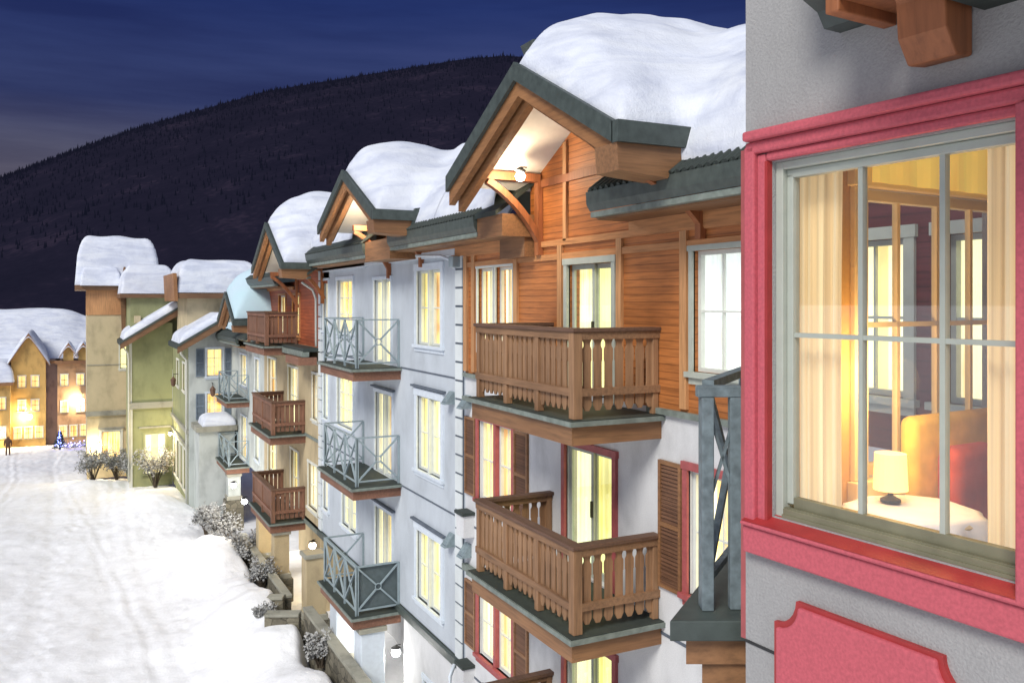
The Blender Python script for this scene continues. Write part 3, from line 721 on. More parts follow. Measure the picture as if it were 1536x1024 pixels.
# ================================================================== HOUSE 3: beige
H3 = thing('beige_townhouse', (7.15,32,ZG), 'beige rendered townhouse with rust red top storey and slatted brown balconies', 'building')
c3=[(31.2,32.7,-4.5,-2.4),(31.1,32.3,-7.45,-5.4),(28.35,29.0,-3.9,-2.4),(28.35,29.6,-6.95,-5.45),(34.9,36.5,-3.9,-2.3),(34.9,36.5,-6.9,-5.3)]
MB().wall(f,28.1,37.4,-7.5,-1.5,c3).build('wall',M['beige'],H3)
t3=[(31.0,32.1,-1.2,.25),(33.3,34.5,-1.2,.25)]
MB().wall(f,28.1,37.4,-1.5,.75,t3,n=-.02).build('timber_wall',M['siding_red'],H3)
for a,b,c,d in t3: window(H3,street(XW+.02),a,b,c,d,'c_gold','siding_plain','sashw',2,2,1,.08)
for i,(a,b,c,d) in enumerate(c3): window(H3,f,a,b,c,d,('c_cream','c_gold','c_yel')[i%3],'cream','sashw',1 if b-a<.8 else 2,2,1,.08,name='balcony_door' if c in(-4.5,-7.45) else 'window')
MB().box(f,28.1,37.4,.0,.03,-4.62,-4.52).box(f,28.1,37.4,.0,.06,-7.62,-7.5).build('belt_course',M['green_lt'],H3)
MB().box(f,28.1,37.4,.0,.55,-1.62,-1.5).build('eave_shelf',M['green_dk'],H3)
MB().box(f,28.1,37.4,.35,.58,-1.78,-1.6).build('gutter',M['green_lt'],H3)
MB().box(f,28.1,30.0,.1,.7,-2.05,-1.80).build('eave_box',M['redwood_h'],H3)
picket_balcony(H3,6.0,XW,30.1,33.7,-4.55,1.15,bays=2,per=7,side=6,wm='redwood',rm='redwood_h',fas='redwood_h',cap='rail_dark',fine=False)
picket_balcony(H3,6.0,XW,30.1,33.7,-7.55,1.15,bays=2,per=7,side=6,wm='redwood',rm='redwood_h',fas='redwood_h',cap='rail_dark',fine=False)
picket_balcony(H3,6.0,XW,31.2,34.8,-1.55,1.2,bays=2,per=7,side=6,wm='redwood',rm='redwood_h',fas='redwood_h',cap='rail_dark',fine=False)
roof_deck(H3,26.7,37.5,.9,Xr=8.6)
gable(H3,5.6,7.9,29.25,2.45,1.2,2.62,'siding_red',zw=.6,scale=.8)
gutter_run(H3,26.9,28.3,.75,frieze=False)
gutter_run(H3,31.8,37.5,.6,zf=.45)
curve_brace(H3,27.6,1.0,6.3,.1); curve_brace(H3,31.2,.9,6.2,-.2)
MB().box(facing(33.5),6.9,7.7,-.7,.0,1.0,2.2).box(facing(33.5),6.8,7.8,-.8,.1,2.2,2.35).build('chimney',M['fascia'],H3)
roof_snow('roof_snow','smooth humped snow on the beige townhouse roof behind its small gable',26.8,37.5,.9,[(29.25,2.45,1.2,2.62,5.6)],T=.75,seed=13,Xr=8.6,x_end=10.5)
loaf('chimney_snow','little cap of snow on the square wooden chimney',6.85,7.75,33.4,34.3,2.35,.28,.3)['category']='chimney snow'
wall_lamp(6.5,29.3,1.35,'small lit bulb under the gable above the rust red storey',34,(1,.80,.55),r=.06)

# ================================================================== HOUSE 4: grey blue
H4 = thing('grey_townhouse', (7.15,42,ZG), 'grey townhouse with blue shutters and crossed rail balconies', 'building')
c4=[(38.5,39.4,-3.9,-2.5),(41.6,43.2,-3.9,-2.5),(38.5,39.4,-6.9,-5.4),(41.6,43.0,-7.4,-5.4)]
MB().wall(f,37.4,46.0,-7.5,-1.9,c4).build('wall',M['greyblue'],H4)
for a,b,c,d in c4: window(H4,f,a,b,c,d,'c_yel','bluetrim','sashw',2,2,1,.08)
g=facing(46.0)
d4=[(5.95,6.72,-3.75,-2.35),(5.95,6.72,-5.9,-4.6)]
MB().wall(g,5.1,7.15,-10.4,-1.9,d4).build('wall',M['greyblue'],H4)
MB().wall(street(5.1),46.23,54.0,-10.4,-1.95,[(47+i*1.7,48.1+i*1.7,-9.7,-7.6) for i in range(4)]+[(47.5,48.6,-4.6,-3.2),(50.5,51.6,-4.6,-3.2)]).build('wall',M['olive'],H4)
for i in range(4): window(H4,street(5.1),47+i*1.7,48.1+i*1.7,-9.7,-7.6,'c_gold','cream','sashw',2,3,1,.1)
for a in (47.5,50.5): window(H4,street(5.1),a,a+1.1,-4.6,-3.2,'c_gold','cream','sashw',2,2,1,.1)
for a,b,c,d in d4:
    window(H4,g,a,b,c,d,'c_gold','bluetrim','sashw',2,3,1,.08)
    shutter(H4,g,a-.52,a-.12,c,d,'shutter_blue','shutter_blue'); shutter(H4,g,b+.12,b+.42,c,d,'shutter_blue','shutter_blue')
MB().box(street(5.1),46,54,.0,.12,-6.6,-6.4).box(street(5.1),46,54,.0,.10,-7.3,-7.2).build('belt_course',M['cap'],H4)
MB().box(facing(44.0),5.35,7.0,-2.0,.0,-10.4,-6.25).build('annex',M['greyblue'],H4)
MB().box(facing(44.0),5.2,7.1,-2.0,.15,-6.25,-6.0).build('annex_cornice',M['cap'],H4)
loaf('annex_snow','low pillow of snow on the flat top of the grey annex',5.5,7.1,44.0,45.9,-6.0,.5,.6)
# gable roof over the wing (slope visible to the left), street eave
def slope_roof(par,x0,x1,z0,z1,y0,y1,th=.22):
    fr=lambda u,n,z: Vector((u,n,z))
    MB().prism(fr,[(x0,z0),(x1,z1),(x1,z1-th),(x0,z0-th)],y0,y1).build('roof',M['green_dk'],par)
    MB().prism(fr,[(x0-.02,z0-.03),(x1,z1-.03),(x1,z1-th-.25),(x0-.02,z0-th-.2)],y0-.06,y0-.005).build('bargeboard',M['far_wood'],par)
    MB().prism(fr,[(x0-.03,z0+.03),(x1,z1+.03),(x1,z1-.1),(x0-.03,z0-.1)],y0-.09,y0-.062).build('verge_trim',M['green'],par)
slope_roof(H4,4.5,6.8,-2.1,-.7,45.2,50.0)
MB().prism(lambda u,n,z: Vector((u,46.0-n,z)),[(5.1,-1.9),(7.15,-1.9),(7.15,-.7),(6.6,-1.0)],-.2,0).build('gable_wall',M['greyblue'],H4)
cross_balcony(H4,6.2,XW,40.9,44.0,-4.5,1.15,bays=2); cross_balcony(H4,6.2,XW,40.9,44.0,-7.5,1.15,bays=2)
roof_deck(H4,37.5,46.5,-1.55,Xr=8.2)
gable(H4,5.6,7.4,37.9,2.1,-.75,.42,'greyblue',zw=-1.6,scale=.8,ret=.9)
gutter_run(H4,40.0,46.0,-1.95,zf=-2.2); 
roof_snow('roof_snow','snow mound with painted-in teal light on the low gable of the grey townhouse',35.9,46.3,-1.55,[(37.9,2.05,-.75,.42,5.6)],T=.95,seed=21,Xr=8.2,x_end=9.6,mat='snow_teal_light',h=.1)
o=loaf('verge_snow','thin slanting snow on the left roof slope of the grey townhouse wing',4.6,6.7,45.25,49.5,-2.02,.35,.35,tilt=.61)
# upper block behind
H5 = thing('tall_back_house', (6.5,50,ZG), 'olive walled block rising behind the grey townhouse, under thick square snow', 'building')
MB().box(facing(48.6),5.3,8.6,-5,.0,-9,.45).build('wall',M['creamwall'],H5)
MB().box(facing(48.0),4.7,9.0,-5.8,.0,.2,.5).build('eave',M['far_wood'],H5)
MB().prism(lambda u,n,z: Vector((u,48.0-n,z)),[(4.62,.05),(4.8,.05),(4.72,1.5),(4.55,1.5)],-5.5,.05).build('bargeboard',M['barge'],H5)
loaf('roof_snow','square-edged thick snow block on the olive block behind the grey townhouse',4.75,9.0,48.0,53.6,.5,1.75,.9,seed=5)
# ================================================================== HOUSE 6: olive green
H6 = thing('olive_townhouse', (4.2,56,ZG), 'olive green rendered house with slanting snowy eave and arched shop window', 'building')
g6=facing(54.0)
MB().wall(g6,2.84,5.09,-10.6,-1.2,[(3.6,4.7,-9.9,-7.6)]).build('wall',M['olive'],H6)
MB().box(street(2.84),54.23,58.5,-.3,-.0,-10.6,-2).build('side_wall',M['olive'],H6)
window(H6,g6,3.6,4.7,-9.9,-7.6,'c_cream','olive','sashw',3,3,1,.12)
MB().box(g6,2.75,5.2,.0,.14,-6.1,-5.75).box(g6,3.3,5.0,.0,.12,-7.25,-7.15).build('belt_course',M['cap'],H6)
MB().box(g6,2.78,2.95,.001,.06,-10.6,-6.1).box(g6,2.78,2.92,.001,.05,-5.75,-2).build('corner_board',M['cream'],H6)
MB().box(facing(55.2),2.9,5.5,-5,.0,-4,.4).build('upper_wall',M['olive'],H6)
MB().box(facing(54.9),2.35,5.6,-5.6,.0,.25,.5).build('eave',M['far_wood'],H6)
slope_roof(H6,2.3,5.5,-2.25,-.2,53.3,58.0)
loaf('roof_snow','square snow block on the olive green house roof',2.4,5.4,54.9,60.4,.5,1.7,.8,seed=8)
loaf('verge_snow','long slanting snow strip on the eave of the olive green house',2.45,5.4,53.35,57.5,-2.1,.42,.4,tilt=.64)
# ================================================================== HOUSE 7: cream tower
H7 = thing('cream_tower_house', (1.9,63,ZG), 'tall cream house with a wooden top band under the highest snow block', 'building')
g7=facing(60.0)
MB().wall(g7,.68,3.1,-11,-.8,[(2.55,3.0,-4.2,-2.6),(1.5,2.6,-9.8,-8.1)]).build('wall',M['creamwall'],H7)
MB().box(street(.68),60.001,66,-.3,.0,-11,-.8).build('side_wall',M['creamwall'],H7)
MB().box(g7,.62,3.2,-.3,.05,-.8,.9).build('timber_band',M['post_wood'],H7)
MB().box(street(3.1),54.25,59.99,-.3,.0,-11,-.8).build('side_wall',M['creamwall'],H7)
window(H7,g7,2.55,3.0,-4.2,-2.6,'c_yel','cream','sashw',1,2,1,.07)
window(H7,g7,1.5,2.6,-9.8,-8.1,'c_gold','cream','sashw',2,2,1,.12)
MB().box(g7,.6,3.15,.0,.15,-7.1,-6.8).box(g7,.66,3.12,.0,.04,-3.95,-3.9).box(g7,1.3,2.8,.0,.12,-7.95,-7.85).build('belt_course',M['cap'],H7)
MB().box(facing(59.6),0.,5.2,-6.6,.0,.75,1.05).build('eave',M['far_wood'],H7)
MB().box(facing(60.3),3.1,5.0,-5,.0,-3,.9).build('upper_wall',M['farwall'],H7)
MB().prism(lambda u,n,z: Vector((u,59.5-n,z)),[(2.55,1.05),(2.75,2.2),(2.85,2.2),(2.85,-2.2),(2.65,-2.2)],-.3,.05).build('corner_board',M['far_wood'],H7)
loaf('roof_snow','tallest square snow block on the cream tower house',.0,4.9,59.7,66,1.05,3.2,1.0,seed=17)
loaf('roof_snow_ledge','small snow shelf at the front of the cream tower roof',.3,2.6,59.4,60.4,1.05,1.1,.4,seed=18)

# ================================================================== FAR HOUSES
def far_house(label,x0,x1,Y,zb,zt,wallm,wins,gpeak=None,depth=7,cat='building',name='far_house'):
    h=thing(name,((x0+x1)/2,Y+depth/2,zb),label,cat,None); fr=facing(Y)
    ops=[(a-.27,a+.27,z-.52,z+.52) for a,z in wins]
    MB().wall(fr,x0,x1,zb,zt,ops,t=.2).build('wall',M[wallm],h)
    MB().box(street(x0),Y+.21,Y+depth,-.2,.0,zb,zt).box(street(x1-.2),Y+.21,Y+depth,-.2,.0,zb,zt).build('side_wall',M[wallm],h)
    for a,z in wins:
        w=MB().box(fr,a-.36,a-.27,-.02,.04,z-.52,z+.52).box(fr,a+.27,a+.36,-.02,.04,z-.52,z+.52).box(fr,a-.38,a+.38,-.02,.06,z+.52,z+.62).build('window',M['cream'],h)
        MB().box(fr,a-.02,a+.02,-.08,-.05,z-.52,z+.52).box(fr,a-.27,a+.27,-.08,-.05,z-.02,z+.02).build('sash',M['fascia_x'],w)
        MB().box(fr,a-.28,a+.28,-.15,-.12,z-.53,z+.53).build('pane',M['c_far'],w)
        MB().box(fr,a-.40,a+.40,-.04,.1,z-.60,z-.52).build('sill',M['cap'],w)
    if gpeak is not None:
        xm=(x0+x1)/2
        MB().prism(fr,[(x0,zt),(x1,zt),(xm,gpeak)],-.2,0).build('gable_wall',M[wallm],h)
        for s in (-1,1):
            xe=x0-.35 if s<0 else x1+.35; ze=zt-.35*(gpeak-zt)/((x1-x0)/2)
            MB().prism(fr,[(xm,gpeak+.25),(xe,ze+.25),(xe,ze),(xm,gpeak)],-depth,.4).build('roof',M['fascia_x'],h)
    else:
        MB().box(fr,x0-.2,x1+.2,-depth,.4,zt,zt+.3).build('eave',M['fascia_x'],h)
    return h
def gable_snow(label,x0,x1,Y,zt,gpeak,T,depth):
    h=.16; xm=(x0+x1)/2; xs=np.arange(x0-.4,x1+.4+h/2,h); ys=np.arange(Y-.42,Y+depth,h*1.5); X,Y2=np.meshgrid(xs,ys,indexing='ij')
    d=np.minimum(np.minimum(X-xs[0],xs[-1]-X),Y2-ys[0]); s=(gpeak-zt)/((x1-x0)/2)
    Z=gpeak+.25-s*np.sqrt((X-xm)**2+.05)+T*(1-np.exp(-d/.3))*(1+.1*fnoise(X,Y2,3,1.))
    return tag(height_mesh('roof_snow',xs,ys,Z,np.ones(Z.shape,bool),.05,M['snow']),label,'roof snow','snow lying on the roofs')
far_house('ochre gabled house at the far left end of the street',-5.4,-2.5,95,-13.9,-5.6,'farwall',[(-4.5,-7.6),(-3.4,-7.6),(-4.5,-9.9),(-3.4,-9.9),(-4.85,-12.5),(-3.95,-12.5),(-3.05,-12.5)],-3.2)
gable_snow('pointed snow cover on the ochre gabled house',-5.4,-2.5,95,-5.6,-3.2,.55,6)
far_house('low ochre house cut off by the left picture edge',-9.5,-5.4,94,-13.9,-7.8,'farwall',[(-6.1,-12.2),(-7.4,-12.2),(-6.1,-9.5)],None)
loaf('roof_snow','lumpy snow on the low ochre house at the left picture edge',-9.6,-5.1,93.6,101,-7.5,1.9,1.2,seed=31)
far_house('narrow grey brown link house without windows between two lit far houses',-2.49,-1.5,96,-13.9,-6.0,'farwall3',[],None)
far_house('brown far house with two small dormers beside the cream tower',-1.5,2.8,95.2,-13.9,-6.0,'farwall2',[(-.9,-7.6),(.5,-7.6),(-.9,-10.2),(.5,-10.2),(-1.0,-12.6),(-.1,-12.6),(.8,-12.6),(1.7,-12.6)],None)
for (xc,lab) in ((-.55,'left of two tiny ochre dormers'),(.75,'right of two tiny ochre dormers')):
    dm=far_house(lab+' on the brown far house roof',xc-.45,xc+.45,94.9,-6.0,-4.9,'farwall',[],-4.2,depth=3,cat='dormer',name='roof_dormer')
    gable_snow('snow cap on the '+lab,xc-.45,xc+.45,94.9,-4.9,-4.2,.5,2.5)
# big snowy roofs behind
B=thing('back_roof_house',(-3,106,-13),'broad far building of which only the long snow-covered roof shows','building')
MB().box(facing(99.5),-16,6,-12,.0,-13.9,-6.2).build('wall',M['farwall3'],B)
MB().prism(lambda u,n,z: Vector((u,n,z)),[(-16,-6.2),(6,-6.2),(6,-6.0),(-16,-6.0)],99,112).build('roof',M['green_dk'],B)
xs=np.arange(-16,6.3,.35); ys=np.arange(98.6,112,.35); X,Y2=np.meshgrid(xs,ys,indexing='ij')
Z=-6.0+np.clip((Y2-98.6)*.62,0,5.2)+.25*fnoise(X,Y2,2,.7)+.9*np.exp(-((X+8)/3.)**2)*0-.8*np.exp(-((X-1.5)/1.5)**2)*np.clip((Y2-100)/6,0,1)
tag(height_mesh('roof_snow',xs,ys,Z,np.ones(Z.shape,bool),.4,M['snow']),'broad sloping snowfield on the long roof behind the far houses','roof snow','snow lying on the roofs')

# ================================================================== ARCADE, COLUMNS, PLANTERS
def column(x,y,zt,zb,w,mat,label,base=.9):
    t=thing('column',(x,y,zb),label,'column','ground floor columns under the balconies')
    fr=facing(y)
    MB().box(fr,x-w,x+w,-w,w,zb+base,zt).build('shaft',M[mat],t,bevel=.02)
    MB().box(fr,x-w-.06,x+w+.06,-w-.06,w+.06,zb+base-.1,zb+base+.08).box(fr,x-w-.05,x+w+.05,-w-.05,w+.05,zt-.12,zt-.001).build('moulding',M['cap'],t,bevel=.015)
    MB().box(fr,x-w-.12,x+w+.12,-w-.12,w+.12,zb,zb+base-.1).build('stone_base',M['stone'],t,bevel=.03)
column(6.42,22.6,-7.87,-10.2,.32,'blue','pale blue column under the far end of the lowest crossed rail balcony')
column(6.45,20.55,-7.87,-10.2,.30,'bluetrim','wide white column lit by the wall lamps below the blue townhouse',base=.75)
column(6.35,33.2,-7.87,-10.3,.26,'beige','beige column on stone under the far end of the lowest brown balcony')
column(6.35,30.4,-7.87,-10.3,.26,'beige','beige column on stone under the near end of the lowest brown balcony')
column(6.5,26.3,-7.6,-10.2,.30,'beige','orange-lit beige column between the beige and blue townhouses',base=.7)
column(6.5,41.2,-7.82,-10.4,.28,'greyblue','stone-based column below the crossed rail balcony of the grey townhouse',base=1.5)
# lit back walls of the arcade
MB().wall(street(8.6),16.3,28,ZG,-7.5,[(18.2,19.6,-10.2,-8.0)]).build('arcade_wall',M['white'],H2)
window(H2,street(8.6),18.2,19.6,-10.2,-8.0,'c_blue','bluetrim','sashw',2,2,1,.1)
MB().wall(street(8.6),28,37.4,ZG,-7.5,[]).build('arcade_wall',M['beige'],H3)
MB().box(street(0),16.3,37.4,-8.6,-7.15,-7.5,-7.4).build('arcade_ceiling',M['soffit'],H2)
MB().box(facing(28.0),7.15,8.6,-.1,.1,ZG,-7.5).build('arcade_side_wall',M['beige'],H3)
MB().wall(street(7.15),16.28,20.0,ZG,-7.58,[(16.9,18.6,-10.2,-8.6)]).build('ground_wall',M['white'],H2)
window(H2,f,16.9,18.6,-10.2,-8.6,'c_blue','bluetrim','sashw',2,1,1,.1)
def parapet(pts,zt,zb,w,label):
    t=thing('parapet_wall',(pts[0][0],pts[0][1],zb),label,'low wall','low stone walls of the terrace planters')
    m=MB(); c=MB()
    for a,b in zip(pts,pts[1:]):
        m.bar((a[0],a[1],(zt+zb)/2-.05),(b[0],b[1],(zt+zb)/2-.05),w,zt-zb-.1); c.bar((a[0],a[1],zt-.04),(b[0],b[1],zt-.04),w+.07,.09)
    m.build('stone_face',M['stone'],t); c.build('cap',M['cap'],t,bevel=.015)
parapet([(5.95,17.0),(5.95,24.8)],-8.70,-10.4,.22,'low stone wall with pale cap in front of the blue townhouse')
parapet([(5.78,24.97),(4.9,25.4)],-8.9,-10.4,.30,'short cross wall poking out of the snow near the blue townhouse')
parapet([(5.95,27.3),(5.95,35.5)],-9.15,-10.4,.2,'low stone wall with pale cap in front of the beige townhouse')
parapet([(5.8,27.2),(5.0,27.6)],-9.1,-10.4,.30,'short cross wall half buried in snow beside the beige townhouse')
# lamps along the ground floor
wall_lamp(6.95,21.6,-8.75,'starry white lamp on the pale column below the blue townhouse',45,(1,.97,.92),'bulb_w',r=.11)
wall_lamp(7.05,20.3,-8.6,'bright white lamp on the wall below the blue townhouse, right of its twin',75,(1,.97,.92),'bulb_w',r=.11)
wall_lamp(6.2,36.6,-8.15,'lower of two starry lamps beside the brown slatted balconies',110,(1,.93,.82),'bulb_w',r=.12)
wall_lamp(6.2,39.3,-8.0,'upper of two starry lamps below the crossed rail balcony of the grey townhouse',110,(1,.93,.82),'bulb_w',r=.12)
wall_lamp(7.6,30.9,-8.7,'glowing lamp behind the beige columns under the lowest brown balcony',90,(1,.84,.55),'bulb',r=.13)
wall_lamp(1.35,59.7,-8.9,'warm globe lamp beside the entrance of the cream tower house',220,(1,.82,.5),'bulb',r=.15)
wall_lamp(4.8,52.2,-7.4,'warm lamp on the shop front of the grey townhouse wing',200,(1,.82,.5),'bulb',r=.1)
wall_lamp(-3.9,94.3,-10.9,'warm lamp glowing on the ochre gabled far house',520,(1,.75,.4),'bulb',r=.3)
wall_lamp(.5,94.6,-9.6,'warm lamp glowing high on the brown far house',520,(1,.8,.5),'bulb',r=.32)
wall_lamp(-6.2,93.5,-12.2,'warm lamp on the low ochre house at the left edge',300,(1,.75,.35),'bulb',r=.25)

# ================================================================== NEAR HOUSE
P0=Vector((2.762,3.06,0)); UD=Vector((.0726,-.9974,0)); ND=Vector((-.9974,-.0726,0))
def nf(u,n,z): return P0+UD*u+ND*n+Vector((0,0,z))
NH = thing('near_house',(4,1.5,ZG),'grey rendered near house wall with red-trimmed window filling the right side','building')
MB().wall(nf,-.02,3.6,ZG,3.6,[(.14,1.32,-.95,.62)],t=.16).build('wall',M['grey'],NH)
ns=lambda u,n,z: nf(-.02+ -n*0+n, -u, z)     # side wall plane: u runs inwards, n towards the back of the street
def sf(u,n,z): return nf(-.02-n, -u, z)      # face u=-.02 looking +Y ; u = depth inward, n = outward (+Y)
MB().wall(sf,.161,4.45,ZG,3.6,[(.62,1.88,-.85,.55)],t=.16).build('side_wall',M['grey'],NH)
# red casing: stepped mouldings
m=MB()
m.box(nf,.015,.075,.0,.05,-1.0,.70).box(nf,.075,.125,.0,.03,-1.0,.66)
m.box(nf,1.245,1.42,.0,.075,-1.0,.66)
m.build('window_casing',M['red'],NH,bevel=.008)
W=MB().box(nf,.02,1.5,.0,.05,.665,.72).box(nf,.03,1.5,.0,.08,.72,.765).box(nf,.125,1.245,.0,.03,.625,.665).build('window_head',M['red'],NH,bevel=.012)
MB().box(nf,.01,1.5,.0,.055,-1.13,-1.005).box(nf,.012,1.5,.0,.075,-1.005,-.985).build('window_sill',M['red'],NH,bevel=.01)
MB().prism_u(nf,[(.0,-.984),(.07,-.984),(-.06,-.93),(-.06,-.95)],.02,1.5).build('sill_slope',M['red_dk'],NH)
MB().box(nf,.122,.1385,-.10,.031,-.98,.625).build('window_reveal',M['red_dk'],NH)
MB().box(sf,.0,.05,.0,.03,-1.55,.70).build('corner_trim',M['redframe'],NH)
W=MB().box(nf,.14,.18,-.10,-.02,-.95,.62).box(nf,1.28,1.32,-.10,-.02,-.95,.62).box(nf,.18,1.28,-.10,-.02,.585,.62).build('window',M['sage'],NH,bevel=.004)
MB().box(nf,.18,1.28,-.10,-.02,-.949,-.91).build('bottom_rail',M['sage_dk'],W,bevel=.004)
MB().box(nf,.215,1.279,-.088,-.05,-.909,-.86).build('sash_bottom_rail',M['sage_dk'],W,bevel=.003)
MB().box(nf,.181,.215,-.09,-.045,-.89,.565).box(nf,.181,1.279,-.09,-.045,.548,.584).box(nf,1.245,1.279,-.09,-.045,-.89,.548).build('sash',M['sage'],W,bevel=.004)
MB().box(nf,.181,1.279,-.044,-.028,-.935,-.905).box(nf,.181,1.279,-.03,-.012,-.949,-.935).build('track',M['sage_dk'],W)
m=MB()
for u in (.555,.91): m.box(nf,u-.011,u+.011,-.082,-.052,-.885,.548)
m.box(nf,.215,1.245,-.080,-.054,-.155,-.135); m.build('muntin',M['sage'],W)
MB().box(nf,.215,1.245,-.070,-.066,-.885,.548).build('pane',M['glass_near'],W)
# red signboard like panel below, with scooped corners
pr=[]; u0,u1,z1,z0=.19,1.06,-1.30,-2.4
pr=[(u0,z0),(u1,z0),(u1,z1-.13)]
for i in range(7):
    a=math.pi*1.5-i*math.pi/12; pr.append((u1+.0+.12*math.cos(a)*1.0, z1+.0+.12*math.sin(a)))
for i in range(7):
    a=2*math.pi-i*math.pi/12*1.0; pass
pr=[(u0,z0),(u1,z0),(u1,z1-.12)]+[(u1-.12*math.sin(a),z1-.12*math.cos(a)) for a in [math.pi/2*i/6 for i in range(7)]]
pr+= [(u0+.12*math.sin(a),z1-.12*math.cos(a)) for a in [math.pi/2*(6-i)/6 for i in range(7)]]
MB().prism(nf,pr,.0,.04).build('wall_panel',M['red'],NH,bevel=.01)
MB().prism(nf,[(u+(.02 if u<.6 else -.02)*-1,z+.018) for u,z in pr],.0,.022).build('panel_backing',M['red_dk'],NH)
MB().box(nf,-.02,.17,.0,.006,-1.56,-1.548).box(nf,1.1,3.4,.0,.006,-1.56,-1.548).build('wall_joint',M['black'],NH)
# timber corbel under the overhang at the top
C=MB().prism_u(nf,[(.0,1.7),(.0,.87),(.10,.86),(.16,.95),(.17,1.08),(.30,1.2),(.34,1.35),(.34,1.7)],.87,1.06).build('corbel',M['brace'],NH,bevel=.01)
MB().box(nf,.70,.76,.0,.34,1.06,1.7).box(nf,.76,.86,.0,.34,1.10,1.7).build('bracket_board',M['brace'],NH,bevel=.006)
MB().prism_u(nf,[(.0,1.10),(.10,1.10),(.14,1.16),(.24,1.20),(.28,1.34),(.28,1.7),(.0,1.7)],.50,.69).build('moulding',M['green'],NH)
MB().box(nf,1.10,3.4,.0,.9,1.02,1.5).build('overhang',M['green_dk'],NH)
# balcony on the corner, seen end-on
BA=Vector((2.585,3.42,0)); d2=Vector((.79,.61,0)).normalized(); e1=Vector((.893,-.45,0)).normalized()
ztp=-1.55
bal=MB(); pa=BA; pb=BA+e1*.52; pc=pb+d2*2.6+e1*.5; pd=BA+d2*3.4
V=lambda p,z: (p.x,p.y,z)
def slabp(m,ps,z0,z1):
    k=len(m.v); n=len(ps); m.v+=[V(p,z0) for p in ps]+[V(p,z1) for p in ps]
    m.f.append(tuple(k+i for i in range(n))); m.f.append(tuple(k+n+i for i in range(n)))
    for i in range(n): j=(i+1)%n; m.f.append((k+i,k+j,k+n+j,k+n+i))
slabp(bal,[pa,pb,pc,pd],ztp-.10,ztp); bo=bal.build('balcony',M['green'],NH,bevel=.006)
m=MB(); slabp(m,[pa+d2*.08+e1*.06,pb-e1*0+d2*.08,pc,pd],ztp-.24,ztp-.101); m.build('fascia',M['fascia_x'],bo)
m=MB(); slabp(m,[pa+d2*.12+e1*.13,pb+d2*.12,pb+d2*1.2,pa+d2*1.2+e1*.13],ztp-1.6,ztp-.241); m.build('support',M['fascia_x'],bo)
q1=Vector((2.855,3.475,0)); q2=Vector((2.985,3.41,0)); zt=-.42
pw=.095
MB().bar(V(q1,ztp+.002),V(q1,zt-.06),pw,.06,up=e1).build('post',M['post_metal'],bo,bevel=.005)
MB().bar(V(q2,ztp+.002),V(q2,zt-.06),.055,.06,up=e1).build('post',M['post_metal'],bo,bevel=.005)
MB().bar(V(q1-e1*.05,zt-.03),V(q2+e1*.03,zt-.03),.06,.058).build('handrail',M['post_metal'],bo,bevel=.005)
MB().bar(V(q1+e1*.02,zt-.15),V(q2,-1.0),.015).bar(V(q2,zt-.15),V(q1+e1*.02,-1.0),.015).build('brace',M['post_metal'],bo)
r0=q1+d2*.04; r1=q1+d2*3.0
MB().bar(V(r0,zt),V(r1,zt),.06,.045).build('handrail',M['post_metal'],bo); MB().bar(V(r0,ztp+.14),V(r1,ztp+.14),.035).build('bottom_rail',M['post_metal'],bo)
for k in range(3):
    a=r0.lerp(r1,k/3); b=r0.lerp(r1,(k+1)/3)
    MB().bar(V(a,ztp+.15),V(b,zt-.03),.035).build('brace',M['post_metal'],bo); MB().bar(V(b,ztp+.15),V(a,zt-.03),.035).build('brace',M['post_metal'],bo)
    MB().bar(V(b,ztp+.002),V(b,zt-.02),.05).build('post',M['post_metal'],bo)
# recessed maroon wing of the same house, seen through the room
ow=[(5.75,6.62,-.93,.62),(4.62,5.32,-.93,.62)]
MB().wall(f,3.2,7.7,-1.45,1.15,ow).build('recessed_wall',M['maroon'],NH)
for a,b,c,d in ow: window(NH,f,a,b,c,d,'c_cream','sage','sage',2,2,1,.12)
MB().wall(f,3.2,7.7,ZG,-1.45,[]).build('recessed_wall',M['white'],NH)
# room behind the window
rm=MB()
rm.box(nf,.14,3.3,-3.9,-3.8,-1.7,1.0).box(nf,3.3,3.4,-3.9,-.17,-1.7,1.0); rm.build('room_wall',M['room'],NH)
MB().wall(lambda u,n,z: nf(.142-n*-1, -u, z),.162,3.8,-1.6,1.0,[(.62,1.88,-.85,.55)],t=.002).build('room_side_wall',M['room'],NH)
MB().box(nf,.14,3.4,-3.9,-.161,1.0,1.1).build('room_ceiling',M['roomceil'],NH)
MB().box(nf,.14,3.4,-3.9,-.161,-1.75,-1.62).build('room_floor',M['carpet'],NH)
sw=MB()
ss=lambda u,n,z: nf(.142+n,-u,z)
sw.box(ss,.52,.62,-.001,.03,-.85,.55).box(ss,1.88,1.98,-.001,.03,-.85,.55).box(ss,.50,2.0,-.001,.045,.55,.68).box(ss,.50,2.0,-.001,.06,-.95,-.85)
SW=sw.build('side_window',M['creamframe'],NH,bevel=.006)
m=MB().box(ss,.62,.67,-.1,-.04,-.85,.55).box(ss,1.83,1.88,-.1,-.04,-.85,.55).box(ss,.67,1.83,-.1,-.04,.50,.55).box(ss,.67,1.83,-.1,-.04,-.85,-.80)
for u in (.97,1.30,1.6): m.box(ss,u-.012,u+.012,-.085,-.055,-.80,.50)
m.box(ss,.67,1.83,-.085,-.055,-.125,-.10); m.build('sash',M['creamframe'],SW)
MB().box(ss,.67,1.83,-.073,-.069,-.80,.50).build('pane',M['glass'],SW)
